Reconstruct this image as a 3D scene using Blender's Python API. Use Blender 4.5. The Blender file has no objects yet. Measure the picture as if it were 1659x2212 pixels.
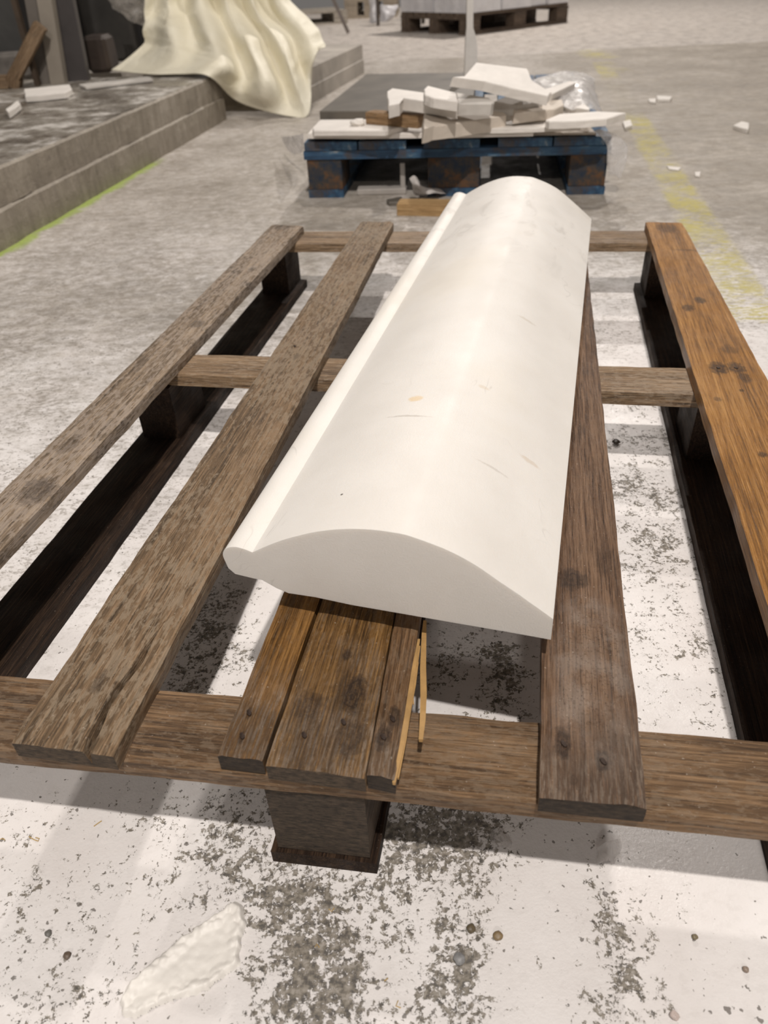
import bpy, bmesh, math, random
from mathutils import Vector, Matrix, noise
random.seed(7)
SC = bpy.context.scene
C = SC.collection

# ------------------------------------------------------------------ camera
FPX, CAMH, PITCH, ROLL = 1600.0, 0.5471, 0.6465, -0.0523
_fw = Vector((0, math.cos(PITCH), -math.sin(PITCH)))
_up = Vector((0, math.sin(PITCH), math.cos(PITCH)))
_rt = Vector((1, 0, 0))
CR = _rt*math.cos(ROLL) + _up*math.sin(ROLL)
CU = _up*math.cos(ROLL) - _rt*math.sin(ROLL)
CO = Vector((0, 0, CAMH))
cd = bpy.data.cameras.new('camera'); cam = bpy.data.objects.new('camera', cd); C.objects.link(cam)
cd.sensor_fit = 'VERTICAL'; cd.sensor_height = 36.0; cd.lens = FPX/2212*36.0
cd.clip_start = 0.01; cd.clip_end = 100
cam.matrix_world = Matrix(((CR.x, CU.x, -_fw.x, 0), (CR.y, CU.y, -_fw.y, 0), (CR.z, CU.z, -_fw.z, CAMH), (0, 0, 0, 1)))
cd.dof.use_dof = True; cd.dof.focus_distance = 0.66; cd.dof.aperture_fstop = cd.lens/3.2
SC.camera = cam

# ------------------------------------------------------------------ world, lamps, exposure
w = bpy.data.worlds.new('hall_ambient'); SC.world = w; w.use_nodes = True
w.node_tree.nodes['Background'].inputs['Color'].default_value = (1.0, 0.93, 0.87, 1)
w.node_tree.nodes['Background'].inputs['Strength'].default_value = 0.155
def lamp(name, loc, power, r=0.05, col=(1.0, 0.93, 0.87)):
    l = bpy.data.lights.new(name, 'POINT'); l.energy = power; l.shadow_soft_size = r; l.color = col
    o = bpy.data.objects.new(name, l); o.location = loc; C.objects.link(o)
lamp('ceiling_lamp', (0.17, -0.84, 4.1), 550)
lamp('ceiling_lamp', (0.95, 3.5, 4.1), 215, .09)
lamp('ceiling_lamp', (1.75, 7.9, 4.1), 620)  # added lamp, continues the row to brighten the background
lamp('ceiling_lamp', (-0.65, -5.1, 4.1), 330, .2)  # added fill lamp behind the camera, lifts front faces and shadows
SC.view_settings.view_transform = 'Standard'; SC.view_settings.look = 'None'
SC.view_settings.exposure = 0.0; SC.view_settings.gamma = 1.0; SC.view_settings.use_curve_mapping = False

# ------------------------------------------------------------------ helpers
def ray(x, y): return _fw + CR*((x-829.5)/FPX) - CU*((y-1106)/FPX)
def at(x, y, z=0.0):
    d = ray(x, y); return CO + d*((z-CAMH)/d.z)
def atY(x, y, Y):
    d = ray(x, y); return CO + d*(Y/d.y)
def onplane(x, y, P, n):
    d = ray(x, y); return CO + d*((P-CO).dot(n)/d.dot(n))
def link(name, me, mats, parent=None, loc=(0, 0, 0), rz=0, smooth=False):
    o = bpy.data.objects.new(name, me); C.objects.link(o)
    for m in (mats if isinstance(mats, (list, tuple)) else [mats]): me.materials.append(m)
    if smooth: me.polygons.foreach_set('use_smooth', [True]*len(me.polygons))
    o.location = loc; o.rotation_euler = (0, 0, rz)
    if parent is not None:
        o.parent = parent
        o.location = Vector(loc) - wloc(parent)
    return o
def wloc(o):
    v = Vector((0, 0, 0))
    while o is not None: v += o.location; o = o.parent
    return v
def thing(name, label, cat, loc=(0, 0, 0), group=None):
    o = bpy.data.objects.new(name, None); o.empty_display_size = .05; C.objects.link(o); o.location = loc
    return tag(o, label, cat, group)
def tag(o, label, cat, group=None, kind=None):
    o['label'] = label; o['category'] = cat
    if group: o['group'] = group
    if kind: o['kind'] = kind
    return o
def mesh(name, vs, fs, mi=None):
    me = bpy.data.meshes.new(name); me.from_pydata([tuple(v) for v in vs], [], fs)
    if mi: me.polygons.foreach_set('material_index', mi)
    bm = bmesh.new(); bm.from_mesh(me); bmesh.ops.recalc_face_normals(bm, faces=bm.faces); bm.to_mesh(me); bm.free()
    me.update(); return me
def nz(x, y=0, z=0): return noise.noise(Vector((x, y, z)))

# ------------------------------------------------------------------ node helper
class NT:
    def __init__(s, name):
        s.m = bpy.data.materials.new(name); s.m.use_nodes = True; s.t = s.m.node_tree
        s.b = s.t.nodes['Principled BSDF']; s.out = s.t.nodes['Material Output']
    def n(s, typ, **kw):
        nd = s.t.nodes.new(typ)
        for k, v in kw.items():
            if k.startswith('_'): setattr(nd, k[1:], v)
        return nd
    def l(s, a, b): s.t.links.new(a, b)
    def set(s, sock, v):
        if hasattr(v, 'is_output') or isinstance(v, bpy.types.NodeSocket): s.l(v, sock)
        else: sock.default_value = v
    def coord(s, kind='Object'): return s.n('ShaderNodeTexCoord').outputs[kind]
    def math(s, op, a, b=0.0, c=0.0, clamp=False):
        nd = s.n('ShaderNodeMath'); nd.operation = op; nd.use_clamp = clamp
        s.set(nd.inputs[0], a); s.set(nd.inputs[1], b)
        if len(nd.inputs) > 2: s.set(nd.inputs[2], c)
        return nd.outputs[0]
    def vmath(s, op, a, b):
        nd = s.n('ShaderNodeVectorMath'); nd.operation = op; s.set(nd.inputs[0], a); s.set(nd.inputs[1], b); return nd.outputs[0]
    def noise(s, vec, scale, detail=4, rough=.55, dist=0.0):
        nd = s.n('ShaderNodeTexNoise'); s.l(vec, nd.inputs['Vector'])
        nd.inputs['Scale'].default_value = scale; nd.inputs['Detail'].default_value = detail
        nd.inputs['Roughness'].default_value = rough; nd.inputs['Distortion'].default_value = dist
        return nd.outputs['Fac']
    def voro(s, vec, scale, feature='F1', out='Distance'):
        nd = s.n('ShaderNodeTexVoronoi'); nd.feature = feature; s.l(vec, nd.inputs['Vector']); nd.inputs['Scale'].default_value = scale
        return nd.outputs[out]
    def mapr(s, v, a, b, c=0.0, d=1.0, smooth=True):
        nd = s.n('ShaderNodeMapRange'); nd.interpolation_type = 'SMOOTHSTEP' if smooth else 'LINEAR'
        s.set(nd.inputs['Value'], v)
        for k, q in zip(('From Min', 'From Max', 'To Min', 'To Max'), (a, b, c, d)): s.set(nd.inputs[k], q)
        return nd.outputs['Result']
    def ramp(s, f, stops):
        nd = s.n('ShaderNodeValToRGB'); s.set(nd.inputs[0], f); e = nd.color_ramp.elements
        while len(e) < len(stops): e.new(.5)
        for i, (p, c) in enumerate(stops): e[i].position = p; e[i].color = (*c, 1)
        return nd.outputs[0]
    def mix(s, f, a, b, mode='MIX'):
        nd = s.n('ShaderNodeMix'); nd.data_type = 'RGBA'; nd.blend_type = mode
        s.set(nd.inputs[0], f)
        for i, v in ((6, a), (7, b)):
            if isinstance(v, tuple): v = (*v, 1) if len(v) == 3 else v
            s.set(nd.inputs[i], v)
        return nd.outputs[2]
    def bump(s, h, strength, dist, prev=None):
        nd = s.n('ShaderNodeBump'); s.set(nd.inputs['Height'], h); s.set(nd.inputs['Strength'], strength)
        nd.inputs['Distance'].default_value = dist
        if prev is not None: s.l(prev, nd.inputs['Normal'])
        return nd.outputs[0]
    def mapping(s, vec, scale, loc=(0, 0, 0)):
        nd = s.n('ShaderNodeMapping'); s.l(vec, nd.inputs[0]); nd.inputs['Scale'].default_value = scale; nd.inputs['Location'].default_value = loc
        return nd.outputs[0]
    def fin(s, color=None, rough=None, normal=None, **kw):
        if color is not None: s.set(s.b.inputs['Base Color'], (*color, 1) if isinstance(color, tuple) and len(color) == 3 else color)
        if rough is not None: s.set(s.b.inputs['Roughness'], rough)
        if normal is not None: s.l(normal, s.b.inputs['Normal'])
        for k, v in kw.items(): s.set(s.b.inputs[k.replace('_', ' ')], v)
        return s.m

def wood(name, dark, mid, light, dust=0.0, dustcol=(.42, .36, .29), stain=.4, knots=(), rough=.6, wet=None, seed=0.0, grain=1.0, dapple=55, spec=.4, ends=0.0):
    """local x runs along the grain; knots: (x, y, rx, ry, strength); wet: (x, y, rx, ry)"""
    t = NT(name)
    co = t.coord()
    p = t.vmath('ADD', co, (seed*3.1, seed*1.7, seed*2.3))
    warp = co
    kd = None
    for (kx, ky, rx, ry, st) in knots:
        d = t.n('ShaderNodeVectorMath'); d.operation = 'LENGTH'
        q = t.mapping(co, (1/rx, 1/ry, 0), (-kx/rx, -ky/ry, 0)); t.l(q, d.inputs[0])
        ln = t.math('ADD', d.outputs['Value'], t.math('MULTIPLY', t.math('SUBTRACT', t.noise(p, 150, 4, .7), .5), 1.5))
        m = t.mapr(ln, .62, 1.12, st*.95, 0.0)
        m = t.math('MULTIPLY', m, t.mapr(t.math('SINE', t.math('MULTIPLY', ln, 16.0)), -1, 1, .72, 1.0))
        kd = m if kd is None else t.math('MAXIMUM', kd, m)
    lo = t.noise(t.mapping(p, (1.2, 9, 9)), 1.6, 3)
    rings = t.noise(t.mapping(p, (1.0, 46, 34)), 5.0, 4, .55, .7)
    fine = t.noise(t.mapping(p, (7, 190, 190)), 4.0, 5, .65, .2)
    f = t.math('ADD', t.math('MULTIPLY', rings, .55), t.math('MULTIPLY', fine, .45))
    f = t.math('ADD', f, t.math('MULTIPLY', t.math('SUBTRACT', lo, .5), .45))
    col = t.ramp(f, [(.34, tuple(c*.8 for c in dark)), (.5, mid), (.64, tuple(c*1.12 for c in light))])
    lines = t.mapr(fine, .36, .46, .55, 0.0)
    col = t.mix(t.math('MULTIPLY', lines, grain), col, tuple(c*.35 for c in dark))
    blot = t.mapr(t.noise(t.mapping(p, (1, 1.6, 1.6)), 11, 4, .6), .55, .72, 0.0, stain)
    col = t.mix(blot, col, tuple(c*.32 for c in dark))
    if dust > 0:
        a = t.noise(t.mapping(p, (.5, 1.35, 1.35)), dapple*3.4, 6, .66, .35)
        b = t.noise(p, 5, 3)
        dm = t.mapr(t.math('ADD', a, t.math('MULTIPLY', t.math('SUBTRACT', b, .5), .35)), .49-.03*dust, .57, 0.0, min(.62, dust*.8))
        col = t.mix(dm, col, dustcol)
    if ends > 0:
        sx = t.n('ShaderNodeSeparateXYZ'); t.l(co, sx.inputs[0])
        em = t.mapr(t.math('ADD', sx.outputs[0], t.math('MULTIPLY', t.math('SUBTRACT', t.noise(p, 22, 4), .5), .16)), ends*.25, ends*1.05, .9, 0.0)
        wz = t.mapr(t.noise(t.mapping(p, (5, 60, 60)), 9.0, 5, .7, .3), .46, .60, .1, .75)
        col = t.mix(t.math('MULTIPLY', em, .45), col, tuple(c*.55 for c in mid))
        col = t.mix(t.math('MULTIPLY', em, wz), col, (.27, .215, .165))
    rid = t.mapr(fine, .55, .66, 0, .45*grain)
    col = t.mix(rid, col, tuple(min(1, c*1.45) for c in light))
    spk = t.mapr(t.noise(p, 420, 1), .74, .78, 0.0, .35 if dust > 0 else .18)
    col = t.mix(spk, col, (.6, .53, .44))
    if kd is not None: col = t.mix(kd, col, (.022, .013, .009))
    h = t.math('ADD', t.math('MULTIPLY', fine, 1.0), t.math('MULTIPLY', t.noise(p, 260, 3), .5))
    nrm = t.bump(h, .8, .0022)
    r = t.mapr(t.noise(p, 18, 3), .3, .7, rough-.14, rough+.14)
    if wet:
        kx, ky, rx, ry = wet
        d = t.n('ShaderNodeVectorMath'); d.operation = 'LENGTH'
        t.l(t.mapping(co, (1/rx, 1/ry, 0), (-kx/rx, -ky/ry, 0)), d.inputs[0])
        wm = t.mapr(t.math('ADD', d.outputs['Value'], t.math('SUBTRACT', t.noise(p, 25, 3), .5)), .5, 1.15, 1.0, 0.0)
        drops = t.mapr(t.voro(p, 420), .1, .42, 1.0, 0.0)
        nrm = t.bump(drops, t.math('MULTIPLY', wm, .55), .0016, nrm)
        r = t.mapr(wm, 0, 1, r, .10); col = t.mix(t.math('MULTIPLY', wm, t.mapr(t.noise(p, 34, 4), .4, .65, .1, .5)), col, (.30, .25, .21))  # gloss, plus the whitish sheen of the wet patch mixed into the colour
    return t.fin(col, r, nrm, **{'Specular IOR Level': spec})

def endgrain(name, a=(.035, .024, .016), b=(.15, .105, .07)):
    t = NT(name); co = t.coord()
    p = t.mapping(co, (1, 1, 2.2))
    f = t.noise(p, 150, 5, .7); g = t.noise(t.mapping(co, (1, .35, 3)), 260, 4, .6, 1.2)
    col = t.ramp(t.math('ADD', t.math('MULTIPLY', f, .5), t.math('MULTIPLY', g, .5)), [(.38, a), (.62, b)])
    return t.fin(col, .85, t.bump(t.math('ADD', f, g), 1.0, .004))

def plain(name, col, rough=.6, var=.25, scale=20, bump=.3, bdist=.002, **kw):
    t = NT(name); co = t.coord()
    f = t.noise(co, scale, 5, .6)
    c = t.ramp(f, [(.3, tuple(x*(1-var) for x in col)), (.7, tuple(min(1, x*(1+var*.6)) for x in col))])
    return t.fin(c, rough, t.bump(t.noise(co, scale*6, 4), bump, bdist), **kw)

# ------------------------------------------------------------------ floor
FX0, FX1, FY0, FY1 = -6.0, 7.0, -2.0, 11.0
# exposed grit patches seen on the slurry (image pixel, radii in metres, weight)
patches = [(60,1990,.06,.09,.55),(110,1900,.05,.05,.5),(40,2120,.06,.06,.5),(200,2150,.05,.05,.4),(330,1770,.05,.04,.55),(380,1850,.04,.06,.6),
 (360,1930,.05,.04,.5),(500,1830,.05,.06,.85),(560,1900,.06,.05,.85),(640,1960,.05,.06,1),(700,2040,.035,.07,1.05),(640,2120,.04,.07,1.05),(720,2160,.04,.06,1.1),
 (760,1950,.04,.04,.8),(840,1900,.05,.05,.8),(880,1800,.05,.05,1.05),(980,1800,.05,.05,1.1),(1010,1880,.03,.04,.9),(860,1960,.03,.05,.8),(990,2010,.02,.03,.9),(1000,2090,.02,.05,1.1),
 (960,2180,.04,.04,.9),(1330,1960,.02,.05,.7),(1340,2060,.02,.05,.95),(1370,2130,.025,.05,.8),(1310,2180,.02,.03,.7),(1380,1900,.04,.04,.3),(1400,1870,.04,.04,.3),(1500,2180,.03,.03,.2),
 (450,1350,.05,.1,.9),(520,1250,.04,.1,.6),(400,1480,.06,.05,.8),(480,1420,.04,.05,.8),(230,1750,.06,.04,.3),
 (960,1430,.05,.06,.75),(1090,1450,.03,.08,1.0),(1050,1540,.04,.04,.6),(1400,1150,.06,.06,.7),(1390,1230,.05,.04,.8),(1450,1300,.05,.06,.5),(1370,1350,.04,.05,.6),
 (1400,1000,.08,.05,.6),(1340,950,.06,.05,.7),(1500,1450,.05,.06,.4),(1450,1530,.05,.05,.4),(1430,1180,.04,.04,.9),(1400,760,.1,.1,.3),
 (1440,950,.08,.05,.75),(1420,1080,.06,.05,.85),(1480,1200,.05,.06,.7),(1380,880,.06,.05,.6),(1520,1380,.05,.06,.7),(1420,1430,.04,.05,.55),(1560,1540,.04,.04,.55),(60,1830,.06,.05,.5),(170,1990,.04,.06,.55),(250,2060,.04,.05,.55),(100,2180,.06,.05,.6),(300,1850,.06,.05,.4),(1320,720,.08,.08,.5),(1350,1050,.06,.05,.9),(600,1740,.05,.04,.6),(1400,1960,.04,.04,.45),(1270,2120,.03,.04,.5),(350,2000,.06,.03,.35),(150,1650,.1,.03,.25),(780,1700,.05,.03,.5),(620,1650,.08,.05,.6)]
pw = [(at(x, y, 0), rx, ry, wt) for x, y, rx, ry, wt in patches]
PL0, PL1 = at(0, 545, 0), at(490, 258, 0)               # foot of the concrete platform
PLD = (PL1-PL0).normalized(); PLN = Vector((PLD.y, -PLD.x, 0))
SA, SB = Vector((1.50, 5.6, 0)), Vector((.665, 1.15, 0))  # centre line of the yellow stripe
SD = (SB-SA).normalized(); SN = Vector((-SD.y, SD.x, 0))
def sstep(a, b, x):
    t = max(0, min(1, (x-a)/(b-a))); return t*t*(3-2*t)
def axis_pts(a, b, fine0, fine1, df, dc):
    out = []; x = a
    while x < b:
        out.append(x); x += df if fine0 <= x < fine1 else dc
    out.append(b); return out
xs = axis_pts(FX0, FX1, -1.2, 1.3, .0125, .12); ys = axis_pts(FY0, FY1, .0, 2.4, .0125, .08)
vs = [(x, y, 0) for y in ys for x in xs]; nxs = len(xs)
fs = [(j*nxs+i, j*nxs+i+1, (j+1)*nxs+i+1, (j+1)*nxs+i) for j in range(len(ys)-1) for i in range(nxs-1)]
fme = bpy.data.meshes.new('floor'); fme.from_pydata(vs, [], fs); fme.update()
grit, white, algae, stripe = [], [], [], []
for (x, y, z) in vs:
    g = 0
    if y < 2:
        for c, rx, ry, wt in pw:
            dx, dy = (x-c.x)/rx, (y-c.y)/ry; q = dx*dx+dy*dy
            if q < 6: g = max(g, wt*math.exp(-q*.8))
    grit.append(g)
    xx = x - .2*(y-.5)
    wv = 1 - .45*sstep(.75, 1.6, y+.12*nz(x*3, y*3)) - .2*sstep(1.5, 2.2, y)
    wv -= .30*sstep(-.22, -.42, xx)*sstep(.25, .75, y) - .28*sstep(-.3, -.6, xx)*sstep(1.3, 1.9, y)
    if xx > .1: wv -= .22*sstep(1.3, 1.8, y)*sstep(.1, .4, xx)
    if xx > .5: wv -= .25*sstep(.5, .8, xx)*sstep(.5, 1.0, y)
    if xx < -.22 and .2 < y < 1.9: grit[-1] = max(grit[-1], .38*sstep(-.22, -.4, xx)*sstep(1.9, 1.2, y))
    if abs(xx) < .45 and .5 < y < 1.5: grit[-1] = max(grit[-1], .3)
    seam = 5.42 + .05*nz(x*1.2, 3) - .10*sstep(.8, 1.6, x)*0
    wv = max(wv, .62*sstep(seam-.05, seam+.06, y))
    white.append(wv)
    p = Vector((x, y, 0)); dl = (p-PL0).dot(PLN); s = (p-PL0).dot(PLD)
    a = sstep(.085+.05*nz(s*9), .0, dl)*sstep(1.25, .85, s)*sstep(-.4, -.2, s) if dl > -.02 else 0
    algae.append(a)
    ds = abs((p-SA).dot(SN)); ss = (p-SA).dot(SD)
    gap = 1 - .93*sstep(1.35, 1.45, ss)*sstep(2.5, 2.4, ss)
    stripe.append(sstep(.05, .038, ds)*sstep(0, .05, ss)*gap*(ss < 4.45))
for nm, dat in (('grit', grit), ('white', white), ('algae', algae), ('stripe', stripe)):
    at_ = fme.attributes.new(nm, 'FLOAT', 'POINT'); at_.data.foreach_set('value', dat)

def floor_mat():
    t = NT('slurry_covered_concrete'); co = t.coord()
    def A(n):
        nd = t.n('ShaderNodeAttribute'); nd.attribute_name = n; return nd.outputs['Fac']
    sk = t.mapping(co, (1, 1, 1))
    g, wh = A('grit'), A('white')
    # concrete
    cn = t.noise(co, 3.0, 6, .65); cn2 = t.noise(t.mapping(co, (1, 1.3, 1)), 24, 6, .72)
    conc = t.ramp(t.math('ADD', t.math('MULTIPLY', cn, .5), t.math('MULTIPLY', cn2, .5)), [(.36, (.17, .15, .125)), (.5, (.31, .28, .24)), (.62, (.50, .46, .41))])
    # slurry film
    sl = t.ramp(t.noise(co, 7, 5, .6), [(.3, (.70, .665, .645)), (.6, (.80, .775, .76))])
    n1 = t.noise(t.mapping(co, (1.1, .9, 1)), 38, 5, .62, .4)
    cover = t.math('ADD', wh, t.math('MULTIPLY', t.math('SUBTRACT', t.noise(t.mapping(co, (1, 1.2, 1)), 34, 6, .7), .5), 1.35))
    cover = t.math('ADD', cover, t.math('MULTIPLY', t.math('SUBTRACT', cn, .5), .5))
    cm = t.mapr(cover, .1, .85, 0.08, 1.0)
    col = t.mix(cm, conc, sl)
    # grit flecks: blotches broken into flecks
    fl = t.noise(co, 230, 5, .78, .3)
    fl2 = t.noise(co, 62, 4, .7, .6)
    thr = t.math('SUBTRACT', t.math('ADD', t.math('MULTIPLY', fl, .62), t.math('MULTIPLY', fl2, .48)), t.math('MULTIPLY', g, .19))
    gm = t.mapr(thr, .365, .405, 1.0, 0.0)
    gcol = t.ramp(t.noise(co, 210, 3, .6), [(.38, (.06, .052, .042)), (.5, (.175, .152, .115)), (.65, (.32, .29, .25))])
    col = t.mix(t.math('MULTIPLY', gm, .93), col, gcol)
    # sparse isolated flecks everywhere
    sp = t.mapr(t.math('ADD', t.noise(co, 170, 2, .5), t.math('MULTIPLY', t.noise(co, 9, 2), .3)), .83, .87, 0.0, .8)
    col = t.mix(sp, col, (.12, .105, .09))
    # bottom-of-film greyish cloudiness
    col = t.mix(t.mapr(t.noise(co, 5.5, 3, .6), .58, .8, 0, .22), col, (.45, .44, .43))
    # fine speckle on the half covered mid floor
    mid = t.math('MULTIPLY', t.mapr(wh, .75, .95, 1, .1), t.mapr(t.math('ADD', t.noise(t.mapping(co, (1, 1.5, 1)), 85, 5, .75), t.math('MULTIPLY', t.math('SUBTRACT', t.noise(co, 8, 3), .5), .25)), .50, .62, 0, .62))
    col = t.mix(mid, col, (.24, .21, .175))
    sy = t.n('ShaderNodeSeparateXYZ'); t.l(co, sy.inputs[0])
    col = t.mix(t.mapr(sy.outputs[1], 1.0, 2.5, 0, .24), col, (.45, .38, .30))
    col = t.mix(t.mapr(sy.outputs[1], 5.3, 5.6, 0, .6), col, (.53, .475, .42))
    # yellow paint, worn
    yw = t.mapr(t.math('ADD', t.math('MULTIPLY', t.noise(t.mapping(co, (1, 3, 1)), 40, 5, .75), .7), t.math('MULTIPLY', t.noise(co, 7, 2), .35)), .46, .60, 0, .85)
    col = t.mix(t.math('MULTIPLY', A('stripe'), yw), col, (.50, .44, .12))
    al = t.mapr(t.math('MULTIPLY', A('algae'), t.math('ADD', t.noise(co, 14, 5, .75), .12)), .30, .62, 0, .9)
    col = t.mix(al, col, (.33, .43, .08))
    # relief: wet film with ripples, gritty crust
    h = t.math('ADD', t.math('MULTIPLY', fl, .5), t.math('MULTIPLY', n1, .5))
    nb = t.bump(h, t.mapr(wh, .2, .9, .55, .16), .006)
    nb = t.bump(t.math('SUBTRACT', 1.0, gm), t.math('MULTIPLY', g, .5), .003, nb)
    nb = t.bump(t.noise(co, 420, 2), .25, .001, nb)
    r = t.mapr(t.noise(co, 13, 4, .6), .35, .65, .16, .55)
    r = t.math('ADD', r, t.math('MULTIPLY', gm, .1))
    r = t.mapr(t.math('MULTIPLY', wh, 1.0), .2, .9, t.math('ADD', r, .22), r)
    return t.fin(col, r, nb, **{'Specular IOR Level': .35})
fo = link('floor', fme, floor_mat()); fo['kind'] = 'structure'

# ------------------------------------------------------------------ materials
M = {}
M['end_dark'] = endgrain('end_grain_dark', (.018, .012, .008), (.085, .058, .036))
M['end_tan'] = endgrain('end_grain_tan', (.025, .017, .010), (.16, .11, .068))
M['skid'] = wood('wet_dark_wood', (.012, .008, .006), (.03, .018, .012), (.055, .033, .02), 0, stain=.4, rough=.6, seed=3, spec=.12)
M['block'] = wood('block_wood', (.024, .016, .010), (.06, .040, .026), (.11, .076, .05), .25, (.17, .125, .085), .5, rough=.75, seed=5, grain=.4, dapple=140)
M['nail'] = plain('rusty_nail', (.045, .028, .02), .55, .4, 200, .3, .0005, Metallic=.5)
M['splinter'] = plain('fresh_splinter_wood', (.42, .25, .09), .6, .25, 60, .3, .001)

# ------------------------------------------------------------------ boards
def board(name, P00, P01, P10, P11, th, mats, parent, rough=1.0, nx=None, ny=10, crack=None, seed=0.0, jag=.0015, bow=0.0):
    """P00 near-left, P01 near-right, P10 far-left, P11 far-right of the top face; local x along the board"""
    ex = (P10-P00); ex.z = 0; L = ex.length; ex.normalize(); ey = Vector((-ex.y, ex.x, 0)); ang = math.atan2(ex.y, ex.x)
    def loc(P): d = P-P00; return Vector((d.dot(ex), d.dot(ey), 0))
    a, b, c, d = loc(P00), loc(P01), loc(P10), loc(P11)
    nx = nx or max(8, int(L/.008))
    cols = [i/ny for i in range(ny+1)]
    rings = []
    for i in range(nx+1):
        u = i/nx; L0 = a.lerp(c, u); R0 = b.lerp(d, u); s = u*L
        eL = rough*(.0007*nz(s*30, seed, 1)+.0011*nz(s*8, seed, 2)); eR = rough*(.0007*nz(s*30, seed, 7)+.0011*nz(s*8, seed, 8))
        yL, yR = L0.y+eL, R0.y+eR
        pts = []
        for k in cols:
            y = yL+(yR-yL)*k; x = L0.x+(R0.x-L0.x)*k
            if i in (0, nx): x += jag*(nz(k*3.1, seed+i, 3)*.8+nz(k*23, seed+i, 5)*.5)
            z = rough*.0005*nz(s*9, y*60, seed)
            if k in (0, 1): z -= .0011+rough*.0006*abs(nz(s*40, seed+k))
            if i in (0, nx): z -= .0009
            pts.append([x, y, z])
        if crack:
            new = []
            cy, cw, cdp = crack(s)
            for q in (cy+cw, cy, cy-cw): new.append([L0.x, q, -cdp if q == cy else 0.0, 'c'])
            allp = [p for p in pts if not (cy-.003 < p[1] < cy+.003) or p is pts[0] or p is pts[-1]]
            # keep column count constant: move nearest columns instead
            idx = sorted(range(1, len(pts)-1), key=lambda q: abs(cols[q]-crack.k))[:3]; idx.sort()
            for q, nw in zip(idx, new): pts[q][1] = nw[1]; pts[q][2] = nw[2]
        ring = [tuple(p[:3]) for p in pts]
        xr, xl = R0.x, L0.x
        ring += [(xr, yR-.0004+rough*.0006*nz(s*25, seed, 5), -th*.5), (xr, yR, -th), (xl, yL, -th), (xl, yL+rough*.0006*nz(s*25, seed, 6), -th*.5)]
        rings.append(ring)
    n = len(rings[0]); vsx = [p for r in rings for p in r]; fsx = []; mi = []
    for i in range(nx):
        for k in range(n):
            fsx.append((i*n+k, i*n+(k+1) % n, (i+1)*n+(k+1) % n, (i+1)*n+k)); mi.append(0)
    fsx.append(tuple(range(n))[::-1]); mi.append(1); fsx.append(tuple(nx*n+k for k in range(n))); mi.append(1)
    o = link(name, mesh(name, vsx, fsx, mi), mats, parent, P00, ang)
    return o

def box(name, p0, p1, z0, z1, w, mats, parent, jit=.0008, seed=0, dirv=None, seg=4):
    """prism running from p0 to p1 (centre line) with width w"""
    ex = (p1-p0); ex.z = 0; e = ex.normalized(); ey = Vector((-e.y, e.x, 0))
    a = p0+ey*w/2; b = p0-ey*w/2; c = p1+ey*w/2; d = p1-ey*w/2
    for q in (a, b, c, d): q.z = z1
    return board(name, a, b, c, d, z1-z0, mats, parent, 1.0, max(4, int(ex.length/.02)), seg, seed=seed, jag=.0006)

D, T = .1286, .0163; S = D-T; S2 = S-T
YAW = -.2109; PO = Vector((-.4429, .353, 0)); SH = .0367
cy_, sy_ = math.cos(YAW), math.sin(YAW)
def W(x, y, z=0.0):
    y += SH*x
    return Vector((PO.x+cy_*x-sy_*y, PO.y+sy_*x+cy_*y, z))
def ext(a, b, L):            # point at distance L from a through b
    return a+(b-a).normalized()*L

pal = thing('wooden_pallet', 'weathered brown wooden pallet in front carrying the carved white marble block', 'pallet', W(.4, .6))
tan = dict(dark=(.082, .052, .031), mid=(.19, .125, .075), light=(.32, .22, .14))
def kl(P00, P10, px, z=D):
    """image point -> local coords of a board"""
    P = at(px[0], px[1], z); ex = (P10-P00).normalized(); d = P-P00; return (d.dot(ex), d.dot(Vector((-ex.y, ex.x, 0))))
# skids
for i, (x0, x1) in enumerate([(-.018, .058), (.350, .430), (.712, .796)]):
    board('skid_board', W(x0, 0, T), W(x1, 0, T), W(x0, 1.2, T), W(x1, 1.2, T), T, [M['skid'], M['skid']], pal, seed=20+i, ny=4, nx=60)
blk_end = endgrain('block_face', (.022, .015, .010), (.13, .092, .06))
for j, (y0, y1) in enumerate([(.003, .10), (.5665, .66), (1.115, 1.197)]):
    for i, (x0, x1) in enumerate([(-.008, .046), (.3553, .4249), (.722, .79)]):
        board('block', W(x0, y0, S2), W(x1, y0, S2), W(x0, y1, S2), W(x1, y1, S2), S2-T, [M['block'] if i == 1 and j == 0 else M['skid'], blk_end if j == 0 else M['skid']], pal, seed=30+i+3*j, ny=5, nx=8)
# stringers
fl, fr, rl, rr = at(0, 1618, S), at(1659, 1784, S), at(0, 1459, S), at(1659, 1601, S)
def side(a, b, x): return a+(b-a)*x
sm = wood('near_stringer_wood', (.062, .034, .016), (.14, .080, .038), (.23, .14, .072), .5, (.25, .185, .125), .3, rough=.62, seed=2.2,
          knots=[(.19, -.02, .03, .006, .25)], grain=.9, dapple=60)
fdir, rdir = (fr-fl).normalized(), (rr-rl).normalized()
board('stringer_board', rl-rdir*.165, fl-fdir*.165, rr+rdir*.15, fr+fdir*.16, T, [sm, M['end_dark']], pal, 1.6, seed=41, ny=12)
mm = wood('middle_stringer_wood', (.09, .055, .03), (.22, .14, .075), (.34, .235, .14), .45, (.42, .34, .25), .15, rough=.6, seed=4.4)
a, b, c_, d_ = at(423, 764, S), at(1486, 794, S), at(385, 807, S), at(1503, 852, S)
board('stringer_board', ext(b, a, (b-a).length+.07), ext(d_, c_, (c_-d_).length+.07), ext(a, b, (b-a).length+.07), ext(c_, d_, (c_-d_).length+.07), T*1.1, [mm, M['end_tan']], pal, 1.0, seed=42)
fm = wood('far_stringer_wood', (.10, .062, .036), (.22, .145, .082), (.33, .23, .14), .4, (.40, .32, .24), .2, rough=.6, seed=5.4)
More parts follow.
